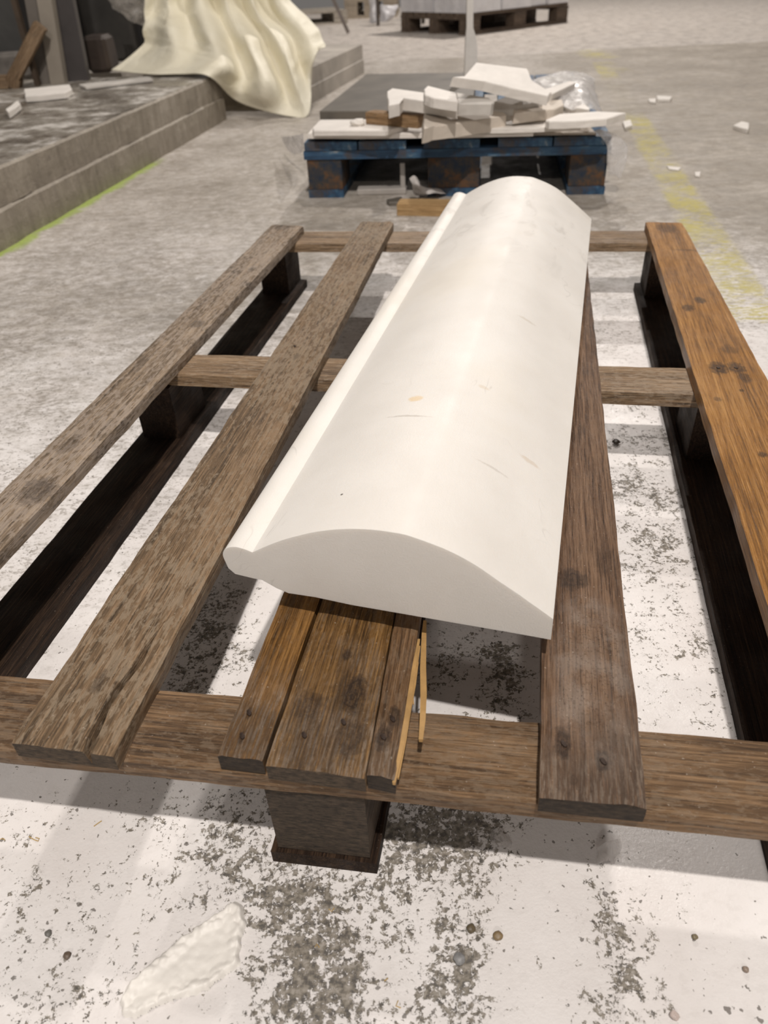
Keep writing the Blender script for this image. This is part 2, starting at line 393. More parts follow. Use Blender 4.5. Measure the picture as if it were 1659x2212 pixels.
a, b, c_, d_ = at(657, 499, S), at(1392, 497, S), at(640, 526, S), at(1392, 524, S)
board('stringer_board', ext(b, a, (b-a).length+.055), ext(d_, c_, (c_-d_).length+.05), ext(a, b, (b-a).length+.07), ext(c_, d_, (c_-d_).length+.07), T, [fm, M['end_tan']], pal, 1.0, seed=43)
# deck boards
nails = []
def nail(parent, px, z=D+.0002, r=.0021, rz=0.6):
    P = at(px[0], px[1], z); vs_, fs_ = [], []
    k = 8
    for h, rr_ in ((-.004, r*.4), (-.0004, r*.5), (.0000, r), (.0007, r*.9), (.0009, r*.2)):
        for i in range(k):
            a_ = 2*math.pi*i/k; vs_.append((rr_*math.cos(a_)*1.5, rr_*math.sin(a_)*.8, h))
    for q in range(4):
        for i in range(k): fs_.append((q*k+i, q*k+(i+1) % k, (q+1)*k+(i+1) % k, (q+1)*k+i))
    fs_.append(tuple(range(k))); fs_.append(tuple(4*k+i for i in range(k)))
    o = bpy.data.objects.new('nail', mesh('nail', vs_, fs_)); o.data.materials.append(M['nail']); C.objects.link(o)
    o.parent = parent; Mi = Matrix.Rotation(-parent.rotation_euler.z, 4, 'Z')
    o.location = Mi @ (P-wloc(parent)); o.rotation_euler = (0, 0, rz)

# A
A10, A11 = at(588, 484, D), at(655, 487, D)
A00, A01 = ext(A10, at(0, 1062, D), 1.2), ext(A11, at(0, 1188, D), 1.2)
mA = wood('deck_board_wood_far_left', (.09, .064, .042), (.20, .145, .095), (.33, .25, .175), .75, (.40, .33, .27), .75, rough=.66, seed=7.7, dapple=48,
          knots=[(*kl(A00, A10, (425, 700)), .016, .012, .55), (*kl(A00, A10, (610, 490)), .02, .02, .5), (*kl(A00, A10, (300, 790)), .03, .008, .4),
                 (*kl(A00, A10, (80, 1060)), .025, .02, .7), (*kl(A00, A10, (150, 960)), .02, .012, .45)])
oA = board('deck_board', A00, A01, A10, A11, T, [mA, M['end_dark']], pal, 1.4, seed=51)
# B with a long split at its near end
B00, B01, B10, B11 = at(23, 1602, D), at(243, 1632, D), at(780, 477, D), at(850, 479, D)
ck = [kl(B00, B10, p) for p in [(192, 1617), (208, 1575), (240, 1510), (300, 1430), (335, 1370), (365, 1330)]]
def crackB(s):
    for (x0, y0), (x1, y1) in zip(ck[:-1], ck[1:]):
        if x0 <= s <= x1:
            u = (s-x0)/(x1-x0); y = y0+(y1-y0)*u; break
    else:
        y = ck[0][1] if s < ck[0][0] else ck[-1][1]
    f = sstep(ck[-1][0], ck[-1][0]-.06, s)
    return y+.0006*nz(s*60), .0004+.0026*f*(1+.5*nz(s*40)), .014*f*(1 if s < ck[-1][0] else 0)
crackB.k = abs(ck[2][1])/.073
mB = wood('deck_board_wood_dappled', (.085, .055, .03), (.17, .108, .058), (.25, .165, .095), .8, (.31, .24, .165), .25, rough=.58, seed=8.1, dapple=50,
          knots=[(*kl(B00, B10, (735, 575)), .02, .005, .25), (*kl(B00, B10, (215, 1470)), .012, .004, .6), (*kl(B00, B10, (640, 770)), .01, .004, .4)])
oB = board('deck_board', B00, B01, B10, B11, T, [mB, M['end_tan']], pal, 1.3, seed=52, crack=crackB, ny=14)
# C: one wide board flanked by two narrow ones, tight together
def cboard(n0, n1, f0, f1, m, seed, **kw):
    P00, P01 = at(*n0, D), at(*n1, D)
    P10, P11 = ext(P00, at(*f0, D), 1.2), ext(P01, at(*f1, D), 1.2)
    return P00, P01, P10, P11
c1 = cboard((469, 1630), (566, 1641), (612, 1282), (686, 1300), None, 0)
c2 = cboard((573, 1651), (787, 1679), (694, 1300), (849, 1338), None, 0)
c3 = cboard((792, 1671), (853, 1683), (853, 1338), (905, 1345), None, 0)
mC1 = wood('deck_board_wood_narrow_left', (.07, .034, .009), (.19, .090, .022), (.29, .150, .045), .2, (.27, .19, .115), .35, rough=.5, ends=.10, seed=9.3, grain=.8,
           knots=[(.02, -.015, .03, .03, .45), (*kl(c1[0], c1[2], (538, 1540)), .008, .003, .7), (*kl(c1[0], c1[2], (523, 1590)), .008, .003, .8)])
mC2 = wood('deck_board_wood_wide_knotty', (.06, .030, .010), (.175, .090, .027), (.27, .150, .052), .35, (.26, .19, .125), .35, rough=.5, ends=.11, seed=10.4,
           knots=[(*kl(c2[0], c2[2], (765, 1500)), .022, .009, .95), (*kl(c2[0], c2[2], (750, 1415)), .006, .004, .8), (*kl(c2[0], c2[2], (755, 1590)), .02, .012, .75),
                  (*kl(c2[0], c2[2], (665, 1530)), .016, .012, .7), (*kl(c2[0], c2[2], (660, 1600)), .03, .016, .5), (*kl(c2[0], c2[2], (640, 1560)), .02, .01, .4),
                  (*kl(c2[0], c2[2], (740, 1560)), .05, .018, .45)])
mC3 = wood('deck_board_wood_narrow_right', (.06, .032, .015), (.15, .082, .038), (.22, .13, .065), .3, (.26, .195, .135), .3, rough=.55, ends=.07, seed=11.6, grain=.9,
           knots=[(*kl(c3[0], c3[2], (850, 1552)), .012, .005, .8), (*kl(c3[0], c3[2], (828, 1592)), .012, .006, .85)])
oC1 = board('deck_board', *c1, T, [mC1, M['end_dark']], pal, 1.2, seed=53)
oC2 = board('deck_board', *c2, T, [mC2, M['end_tan']], pal, 1.2, seed=54)
oC3 = board('deck_board', *c3, T, [mC3, M['end_dark']], pal, 1.2, seed=55, ny=6)
# D
P00, P01 = at(1166, 1720, D), at(1398, 1744, D)
P10 = ext(P00, at(1171, 1405, D), 1.2); P11 = ext(P01, at(1290, 760, D), 1.2)
dirD = (P11-P01).normalized(); P10 = P00+dirD*1.2 + Vector((0, 0, 0))
mD = wood('deck_board_wood_wet_red', (.05, .027, .016), (.12, .066, .036), (.19, .115, .068), .2, (.21, .155, .12), .35, rough=.5, ends=.06, seed=12.7,
          knots=[(*kl(P00, P10, (1236, 1252)), .014, .012, .8), (*kl(P00, P10, (1216, 1605)), .014, .006, .85), (*kl(P00, P10, (1302, 1644)), .009, .006, .9),
                 (*kl(P00, P10, (1240, 1683)), .006, .004, .6), (*kl(P00, P10, (1290, 1680)), .05, .03, .35), (*kl(P00, P10, (1310, 1215)), .02, .01, .3)],
          wet=(*kl(P00, P10, (1285, 1450)), .085, .032))
oD = board('deck_board', P00, P01, P10, P11, T, [mD, M['end_dark']], pal, 1.2, seed=56)
# E
E10, E11 = at(1395, 478, D), at(1474, 480, D)
E00, E01 = ext(E10, at(1640, 1245, D), 1.2), ext(E11, at(1600, 712, D), 1.2)
mE = wood('deck_board_wood_orange', (.14, .06, .012), (.30, .135, .028), (.40, .205, .06), .0, stain=.15, rough=.45, seed=13.8, grain=.5,
          knots=[(*kl(E00, E10, (1487, 665)), .014, .009, .8), (*kl(E00, E10, (1512, 648)), .013, .009, .85), (*kl(E00, E10, (1552, 795)), .018, .012, .9),
                 (*kl(E00, E10, (1590, 795)), .016, .012, .85), (*kl(E00, E10, (1608, 815)), .016, .008, .7), (*kl(E00, E10, (1575, 755)), .014, .012, .5), (*kl(E00, E10, (1440, 493)), .03, .02, .6),
                 (*kl(E00, E10, (1602, 843)), .004, .003, .8), (*kl(E00, E10, (1550, 862)), .006, .005, .6), (*kl(E00, E10, (1647, 982)), .006, .005, .8), (*kl(E00, E10, (1490, 540)), .006, .03, .5)])
oE = board('deck_board', E00, E01, E10, E11, T, [mE, M['end_dark']], pal, 1.2, seed=57)
for p, par in [((538, 1540), oC1), ((523, 1590), oC1), ((848, 1553), oC3), ((828, 1592), oC3), ((742, 1560), oC2), ((657, 1588), oC2), ((1218, 1607), oD), ((1303, 1645), oD), ((637, 598+150), oB), ((1552, 795), oE), ((1590, 795), oE)]:
    nail(par, p)
# splinters peeling off the right edge of the narrow board
def strip(name, pts, w, th, mat, parent):
    vs_, fs_ = [], []
    for i, P in enumerate(pts):
        d = (pts[min(i+1, len(pts)-1)]-pts[max(i-1, 0)]).normalized(); sd = d.cross(Vector((0, 0, 1))).normalized()
        k = w*(.35+.65*math.sin(math.pi*min(.9, .15+i/(len(pts)-1)*.75)))
        for a_, b_ in ((-k/2, 0), (k/2, 0), (k/2*.8, -th), (-k/2*.8, -th)): vs_.append(P+sd*a_+Vector((0, 0, b_)))
    n = len(pts)
    for i in range(n-1):
        for k in range(4): fs_.append((i*4+k, i*4+(k+1) % 4, i*4+4+(k+1) % 4, i*4+4+k))
    fs_ += [(3, 2, 1, 0), tuple((n-1)*4+k for k in range(4))]
    o = mesh(name, [v-pts[0] for v in vs_], fs_)
    ob = bpy.data.objects.new(name, o); o.materials.append(mat); C.objects.link(ob); ob.parent = parent
    Rm = Matrix.Rotation(-parent.rotation_euler.z, 4, 'Z'); ob.location = Rm @ (pts[0]-wloc(parent)); ob.rotation_euler = (0, 0, -parent.rotation_euler.z)
    return ob
def pts(lst): return [at(x, y, z) for x, y, z in lst]
strip('splinter', pts([(851, 1690, D-.002), (868, 1610, D), (880, 1540, D+.001), (893, 1450, D), (905, 1380, D-.001)]), .0034, .003, M['splinter'], oC3)
strip('splinter', pts([(860, 1680, D-.004), (875, 1600, D-.002), (886, 1530, D), (896, 1480, D-.001), (903, 1430, D-.002)]), .0018, .002, M['splinter'], oC3)
strip('splinter', pts([(909, 1597, D+.006), (913, 1555, D+.005), (915, 1500, D+.003), (914, 1440, D+.001), (916, 1370, D-.002), (918, 1340, D-.004)]), .0045, .003, M['splinter'], oC3)
strip('splinter', pts([(893, 1520, D-.004), (891, 1500, D-.003), (900, 1440, D-.001), (907, 1395, D-.002)]), .0016, .0015, M['splinter'], oC3)

# ------------------------------------------------------------------ marble block
Z0 = D+.021
MB = at(1190, 1382, Z0); MA = at(620, 1283, Z0)
mu = (MB-MA).normalized(); mang = math.atan2(mu.y, mu.x)
ax = Vector((.2671, .9397, 0)); al = ax.dot(mu); an = ax.dot(Vector((-mu.y, mu.x, 0)))
prof_top = [(-.2521, .0229), (-.2532, .0295), (-.2516, .0349), (-.2470, .0389), (-.2400, .0407), (-.2325, .0399), (-.2270, .0382), (-.2081, .0504), (-.1883, .0611),
            (-.1659, .0703), (-.1412, .0764), (-.1142, .0779), (-.0978, .0756), (-.0653, .0644), (-.0324, .0435), (-.0003, .0205)]
def cr(p0, p1, p2, p3, t):
    return tuple(.5*((2*b)+(-a+c)*t+(2*a-5*b+4*c-d)*t*t+(-a+3*b-3*c+d)*t**3) for a, b, c, d in zip(p0, p1, p2, p3))
def resample(P, sub):
    out = []
    for i in range(len(P)-1):
        a = P[max(i-1, 0)]; d = P[min(i+2, len(P)-1)]
        for k in range(sub): out.append(cr(a, P[i], P[i+1], d, k/sub))
    out.append(P[-1]); return out
bead, arch = resample(prof_top[:7], 4), resample(prof_top[6:], 5)
top = bead+arch[1:]
bottom = [(0, 0), (-.03, 0), (-.07, 0), (-.11, 0), (-.15, 0), (-.18, 0), (-.2035, 0), (-.212, .0035), (-.2215, .0095), (-.2295, .0106), (-.2459, .0121), (-.2510, .0172)]
vs_, fs_, mi = [], [], []
NL = 110; ML = .992; nb = len(top)+len(bottom); ntop = len(top)
for i in range(NL+1):
    t_ = (i/NL)**1.0
    for k, (s, h) in enumerate(top+bottom):
        Ls = (ML+(-s)*.28)*t_
        if k >= ntop:
            j = k-ntop
            if j >= 5:
                amp = .0035 if j < 9 else .0016
                s += amp*nz(Ls*22, j*1.7, 3)+.5*amp*nz(Ls*90, j*2.7, 9); h += amp*abs(nz(Ls*28, j*.9, 5))
            elif j > 0: h += .0002
        else:
            h += .0003*nz(Ls*3, s*12, 7)
        x = s+al*Ls; y = an*Ls
        if i == 0 or i == NL: 
            y += .0006*nz(s*60, h*60, i)
        vs_.append((x, y, h))
for i in range(NL):
    for k in range(nb):
        fs_.append((i*nb+k, (i+1)*nb+k, (i+1)*nb+(k+1) % nb, i*nb+(k+1) % nb)); mi.append(0)
fs_.append(tuple(range(nb))); fs_.append(tuple(NL*nb+k for k in range(nb))[::-1]); mi += [0, 0]
def marble_mat():
    t = NT('white_marble'); co = t.coord()
    f = t.noise(co, 9, 5, .6)
    col = t.ramp(f, [(.3, (.72, .69, .645)), (.7, (.785, .76, .72))])
    cloud = t.mapr(t.noise(t.mapping(co, (1, .5, 1)), 26, 5, .65, .8),   .52, .66, 0, .6)
    farm = t.mapr(t.n('ShaderNodeSeparateXYZ').outputs[1] if False else t.vmath('MULTIPLY', co, (0, 1, 0)), .0, 1)
    sx = t.n('ShaderNodeSeparateXYZ'); t.l(co, sx.inputs[0])
    fm_ = t.mapr(sx.outputs[1], .45, .9)
    col = t.mix(t.math('MULTIPLY', cloud, fm_), col, (.56, .53, .49))
    warm = t.mapr(t.noise(co, 5, 3), .5, .75, 0, .25)
    col = t.mix(warm, col, (.78, .70, .56))
    # grey veins
    v = t.math('ABSOLUTE', t.math('SUBTRACT', t.noise(t.mapping(co, (1, .6, 1)), 14, 3, .5, .8), .5))
    vm = t.math('MULTIPLY', t.mapr(v, 0, .008, .3, 0), t.mapr(t.noise(co, 11, 2), .58, .68))
    col = t.mix(vm, col, (.45, .42, .38))
    for (px, py, h, rx, ry, st, c) in [(897, 858, .078, .0065, .006, .55, (.72, .50, .22)), (880, 895, .078, .018, .0015, .4, (.35, .30, .25)), (1148, 940, .07, .009, .003, .35, (.55, .42, .28)),
                                     (1066, 978, .076, .012, .0016, .35, (.42, .38, .33)), (1045, 823, .078, .006, .003, .35, (.60, .48, .33)), (1140, 668, .075, .010, .003, .35, (.50, .43, .33)), (740, 1087, .062, .0012, .0012, .9, (.06, .05, .04))]:
        P = at(px, py, Z0+h)-MB; lx = P.dot(mu); ly = P.dot(Vector((-mu.y, mu.x, 0)))
        q = t.mapping(co, (1/rx, 1/ry, 0), (-lx/rx, -ly/ry, 0))
        d = t.n('ShaderNodeVectorMath'); d.operation = 'LENGTH'; t.l(q, d.inputs[0])
        ln = t.math('ADD', d.outputs['Value'], t.math('MULTIPLY', t.math('SUBTRACT', t.noise(co, 160, 3), .5), 1.5))
        col = t.mix(t.mapr(ln, .5, 1.3, st, 0), col, c)
    tool = t.noise(t.mapping(co, (1, .09, 1)), 330, 3, .6)
    gr = t.noise(co, 700, 3, .7)
    b = t.bump(t.math('ADD', t.math('MULTIPLY', tool, .4), gr), .22, .0012)
    r = t.mapr(t.noise(co, 12, 3), .3, .7, .42, .62)
    return t.fin(col, r, b, **{'Subsurface Weight': .35, 'Subsurface Radius': (.01, .009, .008), 'Subsurface Scale': .6, 'Specular IOR Level': .3})
M['marble'] = marble_mat()
mo = link('marble_molding_block', mesh('marble', vs_, fs_, mi), M['marble'], None, MB, mang)
n_p = len(mo.data.polygons)
mo.data.polygons.foreach_set('use_smooth', [True]*(n_p-2)+[False, False])
# sharp corners
mo.data.update()
ek = {(min(e.vertices), max(e.vertices)): e for e in mo.data.edges}
for i in range(NL):
    for k in (len(bead)-1, ntop-1, ntop, ntop+6, ntop+10):
        a, b = i*nb+k, (i+1)*nb+k; e = ek.get((min(a, b), max(a, b)))
        if e: e.use_edge_sharp = True
for base in (0, NL*nb):
    for k in range(nb):
        a, b = base+k, base+(k+1) % nb; e = ek.get((min(a, b), max(a, b)))
        if e: e.use_edge_sharp = True
tag(mo, 'long carved white marble block with rounded bulge, lying on the brown pallet', 'marble block')
# spacers the block rests on
bat = wood('spacer_wood', (.06, .04, .025), (.12, .08, .05), (.2, .14, .09), 0, seed=15)
for dlt, s0, s1 in ((.22, -.20, -.02), (.80, -.20, -.02)):
    n2 = Vector((-mu.y, mu.x, 0)); p0 = MB+mu*(s0+al*dlt)+n2*an*dlt; p1 = MB+mu*(s1+al*dlt)+n2*an*dlt
    q = box('wooden_spacer', p0, p1, D, Z0, .03, [bat, M['end_tan']], None, seed=60)
    tag(q, 'thin wooden spacer under the '+('near' if dlt < .5 else 'far')+' end of the marble block', 'spacer', 'spacers under the marble block')

# ------------------------------------------------------------------ stone shards etc.
M['stone'] = plain('white_stone', (.76, .72, .67), .65, .10, 14, .35, .003)
M['stone_b'] = plain('beige_stone', (.66, .59, .51), .7, .14, 14, .35, .003)
M['stone_g'] = plain('grey_white_stone', (.56, .53, .49), .7, .14, 14, .35, .003)
def prism(name, outline, z3, th, mat, label, cat, group=None, jag=.002, seed=0, sub=3, parent=None, grow=0.0):
    """outline: image points of the top face, lying on the plane through the three (px,py,z) points"""
    a, b, c = [at(*q) for q in z3]; n = (b-a).cross(c-a).normalized()
    if n.z < 0: n = -n
    P = [onplane(x, y, a, n) for x, y in outline]
    cen = sum(P, Vector())/len(P)
    Q = []
    for i in range(len(P)):
        p, q = P[i], P[(i+1) % len(P)]
        for k in range(sub):
            u = k/sub; v = p.lerp(q, u)
            if k: v = v+(v-cen).normalized()*jag*nz(i*3.1+k, seed)*2
            Q.append(v)
    m = len(Q); vv = []
    ins = .0022
    for v in Q: vv.append(v-(v-cen).normalized()*ins)
    for i, v in enumerate(Q): vv.append(v-n*ins)
    for i, v in enumerate(Q): vv.append(v-n*(th*.55)+(v-cen).normalized()*(grow*.5+jag*.8*nz(i*.9, seed, 4)))
    for i, v in enumerate(Q): vv.append(v-n*th*(1+.1*nz(i*.7, seed, 2))+(v-cen).normalized()*(grow+jag*nz(i*.8, seed, 6)))
    f = [tuple(range(m))]
    for r_ in range(3):
        for i in range(m): f.append((r_*m+i, r_*m+(i+1) % m, (r_+1)*m+(i+1) % m, (r_+1)*m+i))
    f.append(tuple(3*m+i for i in range(m)))
    base = Vector((cen.x, cen.y, min(v.z for v in vv)))
    o = link(name, mesh(name, [v-base for v in vv], f), mat, parent, base)
    if label: tag(o, label, cat, group)
    return o
def r3(l): return [(600+x/2.074, 120+y/2.074) for x, y in l]
def q3(l): return [(600+x/2.074, 120+y/2.074, z) for x, y, z in l]

# ------------------------------------------------------------------ blue pallet
blue = NT('worn_blue_paint'); co = blue.coord()
bf = blue.noise(blue.mapping(co, (.6, 3, 3)), 14, 6, .7)
bc = blue.ramp(bf, [(.34, (.012, .035, .075)), (.5, (.025, .075, .15)), (.6, (.05, .12, .20)), (.68, (.30, .30, .28))])
wr = blue.mapr(blue.noise(co, 9, 5, .7), .5, .62, 0, .75)
bc = blue.mix(wr, bc, (.07, .05, .035))
M['blue'] = blue.fin(bc, .6, blue.bump(bf, .4, .003))
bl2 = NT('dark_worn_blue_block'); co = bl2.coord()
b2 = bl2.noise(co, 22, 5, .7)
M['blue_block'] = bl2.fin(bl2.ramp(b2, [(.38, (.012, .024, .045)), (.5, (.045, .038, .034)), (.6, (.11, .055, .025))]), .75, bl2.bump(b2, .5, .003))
K0, K1 = at(668, 428, 0), at(1305, 420, 0)
kx = (K1-K0).normalized(); ky = Vector((-kx.y, kx.x, 0)); KW = (K1-K0).length
bp = thing('blue_pallet', 'worn blue painted pallet behind, loaded with broken white stone pieces', 'pallet', K0+kx*KW/2+ky*.6)
def KP(x, y, z=0): return K0+kx*x+ky*y+Vector((0, 0, z))
def kboard(name, x0, x1, y0, y1, z0, z1, m, seed, along='y'):
    if along == 'y': return board(name, KP(x0, y0, z1), KP(x1, y0, z1), KP(x0, y1, z1), KP(x1, y1, z1), z1-z0, [m, m], bp, 1.5, max(6, int((y1-y0)/.03)), 5, seed=seed)
    return board(name, KP(x0, y1, z1), KP(x0, y0, z1), KP(x1, y1, z1), KP(x1, y0, z1), z1-z0, [m, m], bp, 1.5, max(6, int((x1-x0)/.03)), 5, seed=seed)
for i, (x0, x1) in enumerate([(0, .10), (KW/2-.072, KW/2+.072), (KW-.10, KW)]):
    kboard('skid_board', x0, x1, 0, 1.2, 0, .022, M['blue'], 70+i)
    for j, (y0, y1) in enumerate([(.004, .14), (.53, .67), (1.06, 1.196)]):
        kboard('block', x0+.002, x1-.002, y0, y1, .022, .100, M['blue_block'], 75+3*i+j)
for j, (y0, y1) in enumerate([(0, .145), (.5275, .6725), (1.055, 1.2)]):
    kboard('stringer_board', -.004, KW+.004, y0, y1, .100, .122, M['blue'], 90+j, 'x')
for i, (x0, x1) in enumerate([(0, .145), (.150, .278), (KW/2-.080, KW/2+.068), (KW-.29, KW-.15), (KW-.145, KW)]):
    kboard('deck_board', x0, x1, 0, 1.2, .122, .144, M['blue'], 95+i)
ZD = .144
# dark slab on it
M['dark_stone'] = plain('dark_stone', (.13, .115, .095), .6, .3, 8, .3, .002)
prism('dark_stone_slab', [(690, 240), (791, 160), (1030, 156), (1020, 240)], [(690, 240, ZD+.03), (791, 160, ZD+.03), (1010, 155, ZD+.03)], .0295, M['dark_stone'],
      'large flat dark grey stone slab lying on the rear of the blue pallet', 'stone slab', seed=2, jag=.001)
G = 'broken stone pieces on the blue pallet'
base = prism('stone_sheet', r3([(128, 360), (150, 335), (300, 262), (1290, 228), (1400, 315), (1428, 345)]), q3([(128, 360, ZD+.007), (1428, 345, ZD+.007), (1400, 300, ZD+.007)]), .0058, M['stone_b'],  # rear part added to stop light falling through the deck gaps
      'thin beige sheet under the broken stones, extended back over the blue pallet to block light', 'stone sheet', seed=3, jag=.001)
z = ZD+.007
def shard(ol, z3, th, m, label, seed, cat='stone piece', nm='stone_shard', **kw):
    return prism(nm, r3(ol), q3(z3), th, M[m], label, cat, G, seed=seed, **kw)
shard([(132, 350), (158, 318), (480, 316), (655, 312), (655, 346), (470, 350)], [(132, 350, z+.013), (655, 346, z+.013), (480, 316, z+.013)], .0125, 'stone', 'flat white slab at the front left corner of the blue pallet, lowest layer', 11)
shard([(155, 322), (190, 287), (410, 285), (585, 310), (480, 336), (160, 336)], [(155, 322, z+.026), (480, 336, z+.026), (410, 285, z+.026)], .0125, 'stone', 'white slab stacked on the front left slab, under the small lump', 12)
shard([(655, 335), (830, 308), (1165, 318), (1150, 328), (1145, 344), (660, 356)], [(660, 356, z+.0105), (1145, 344, z+.0105), (1165, 318, z+.0105)], .0092, 'stone', 'long flat white slab along the front middle edge of the blue pallet', 13)
shard([(800, 330), (960, 306), (1060, 290), (1360, 302), (1358, 314), (1150, 322)], [(800, 330, z+.024), (1358, 314, z+.024), (1060, 290, z+.024)], .0115, 'stone', 'flat white slab overhanging a dark gap at the front right of the blue pallet', 14)
shard([(1200, 288), (1260, 262), (1430, 250), (1560, 256), (1475, 282), (1330, 292), (1215, 296)], [(1200, 288, z+.042), (1560, 256, z+.046), (1260, 262, z+.042)], .017, 'stone', 'long pointed white shard sticking out past the right side of the blue pallet', 15)
# small lump
lm = bmesh.new(); bmesh.ops.create_icosphere(lm, subdivisions=3, radius=1)
for v in lm.verts:
    v.co *= 1+.22*nz(*(v.co*1.7)); v.co.x *= .021; v.co.y *= .016; v.co.z *= .010
me = bpy.data.meshes.new('lump'); lm.to_mesh(me); lm.free()
lp = at(*r3([(360, 300)])[0], z+.033); tag(link('stone_lump', me, M['stone'], None, lp), 'small rounded white lump on the front left slab of the blue pallet', 'stone piece', G)
# wood offcut on the pallet
wo = wood('offcut_wood', (.12, .065, .028), (.23, .135, .06), (.33, .21, .11), .1, stain=.5, seed=16)
a, b = at(*r3([(392, 243)])[0], ZD+.068), at(*r3([(640, 262)])[0], ZD+.068)
e_ = (b-a).normalized(); f_ = Vector((-e_.y, e_.x, 0))
o = board('wooden_offcut', a+f_*.04, a, a+e_*.17+f_*.04, a+e_*.17, .030, [wo, wo], None, seed=99)
o.location.z = z+.026+.030+.0006
tag(o, 'short brown wooden offcut lying under the left broken stones', 'wood offcut')
zt = z+.012
shard([(655, 262), (695, 243), (975, 224), (1025, 264), (1022, 270), (700, 316), (655, 330)], [(655, 330, z+.050), (655, 262, z+.064), (975, 224, z+.060)], .033, 'stone_b', 'large beige moulded stone lying across the front middle of the pile', 21, grow=.003)
shard([(490, 160), (512, 146), (660, 166), (672, 180), (800, 214), (805, 226), (560, 190), (545, 215), (496, 225)], [(496, 225, z+.090), (512, 146, z+.105), (805, 226, z+.088)], .028, 'stone', 'white moulded stone at the left end of the pile, over the wooden offcut', 22)
shard([(655, 150), (672, 135), (800, 166), (808, 205), (700, 190), (660, 176)], [(660, 176, z+.115), (672, 135, z+.122), (808, 205, z+.105)], .022, 'stone', 'white stone piece on top of the left stones of the pile', 23)
shard([(800, 166), (950, 190), (968, 206), (958, 216), (810, 214)], [(800, 166, z+.104), (968, 206, z+.092), (810, 214, z+.095)], .026, 'stone_g', 'narrow grey-white stone piece pointing right at the centre of the pile', 24)
shard([(835, 92), (888, 30), (1118, 58), (1142, 112), (1226, 165), (1212, 182), (1050, 146), (930, 116), (784, 96)], [(784, 96, z+.150), (1212, 182, z+.095), (1118, 58, z+.14)], .022, 'stone', 'largest broken white slab tilted on top of the stone pile', 25, grow=.002)
shard([(970, 205), (1040, 174), (1190, 202), (1075, 226)], [(970, 205, z+.078), (1190, 202, z+.072), (1075, 226, z+.068)], .026, 'stone_g', 'grey-white wedge under the large tilted slab', 26)
shard([(940, 215), (1035, 205), (1075, 230), (1045, 262), (1010, 250)], [(940, 215, z+.04), (1035, 205, z+.045), (1045, 262, z+.035)], .030, 'stone_g', 'dim grey stone deep in the gap of the pile centre', 27)
shard([(1055, 232), (1092, 212), (1275, 196), (1282, 222), (1240, 240), (1062, 260)], [(1062, 260, z+.055), (1092, 212, z+.066), (1282, 222, z+.056)], .024, 'stone_b', 'beige grooved stone piece right of the pile centre', 28, grow=.002)
shard([(1195, 150), (1310, 114), (1335, 122), (1232, 172)], [(1195, 150, z+.088), (1335, 122, z+.085), (1232, 172, z+.080)], .018, 'stone', 'narrow white stone stick beside the large slab, under the plastic', 29)
shard([(1280, 198), (1365, 205), (1398, 236), (1392, 244), (1290, 224)], [(1280, 198, z+.05), (1398, 236, z+.045), (1290, 224, z+.045)], .024, 'stone', 'white flat stone at the right end of the pile, near the plastic', 30)
shard([(1180, 240), (1285, 232), (1335, 252), (1270, 268), (1180, 270)], [(1180, 270, z+.028), (1335, 252, z+.03), (1285, 232, z+.03)], .026, 'stone', 'low white stone between the beige grooved piece and the pointed shard', 31)
shard([(1110, 180), (1240, 176), (1300, 200), (1180, 210)], [(1110, 180, z+.06), (1300, 200, z+.055), (1180, 210, z+.055)], .04, 'stone_g', 'pale stone filling the middle of the pile behind the beige piece', 32)
shard([(830, 200), (960, 205), (985, 235), (860, 240)], [(830, 200, z+.06), (985, 235, z+.055), (860, 240, z+.055)], .05, 'stone_g', 'pale stone hidden low behind the large beige moulded stone', 33)
shard([(1160, 100), (1290, 80), (1360, 95), (1400, 175), (1300, 195), (1200, 150)], [(1160, 100, z+.07), (1360, 95, z+.07), (1300, 195, z+.045)], .035, 'stone_g', 'pale stone wrapped by the plastic film at the rear right of the pile', 34)

# ------------------------------------------------------------------ plastic film
def film_mat(name, alpha=.45, tint=(.80, .78, .77)):
    t = NT(name); co = t.coord()
    w_ = t.noise(co, 30, 5, .65, 1.0)
    nb = t.bump(w_, .9, .006)
    tr = t.n('ShaderNodeBsdfTransparent'); mx = t.n('ShaderNodeMixShader')
    t.fin(tint, .22, nb, **{'Specular IOR Level': .6})
    tl = t.n('ShaderNodeBsdfTranslucent'); tl.inputs[0].default_value = (*tint, 1); m2 = t.n('ShaderNodeMixShader'); m2.inputs[0].default_value = .35
    t.l(t.b.outputs[0], m2.inputs[1]); t.l(tl.outputs[0], m2.inputs[2])
    fac = t.mapr(w_, .35, .7, alpha*.6, min(1, alpha*1.6))
    t.set(mx.inputs[0], fac); t.l(tr.outputs[0], mx.inputs[1]); t.l(m2.outputs[0], mx.inputs[2]); t.l(mx.outputs[0], t.out.inputs[0])
    return t.m
M['film'] = film_mat('clear_plastic_film', .5)
def spline_grid(rows, su, sv):
    """rows of control points (Vectors) -> dense grid by Catmull-Rom in both directions"""
    def rs(line, k):
        out = []
        for i in range(len(line)-1):
            a, b, c, d = line[max(i-1, 0)], line[i], line[i+1], line[min(i+2, len(line)-1)]
            for q in range(k): out.append(Vector(cr(a, b, c, d, q/k)))
        out.append(line[-1].copy()); return out
    R = [rs(r, su) for r in rows]
    cols = [rs([R[j][i] for j in range(len(R))], sv) for i in range(len(R[0]))]
    return [[cols[i][j] for i in range(len(cols))] for j in range(len(cols[0]))]
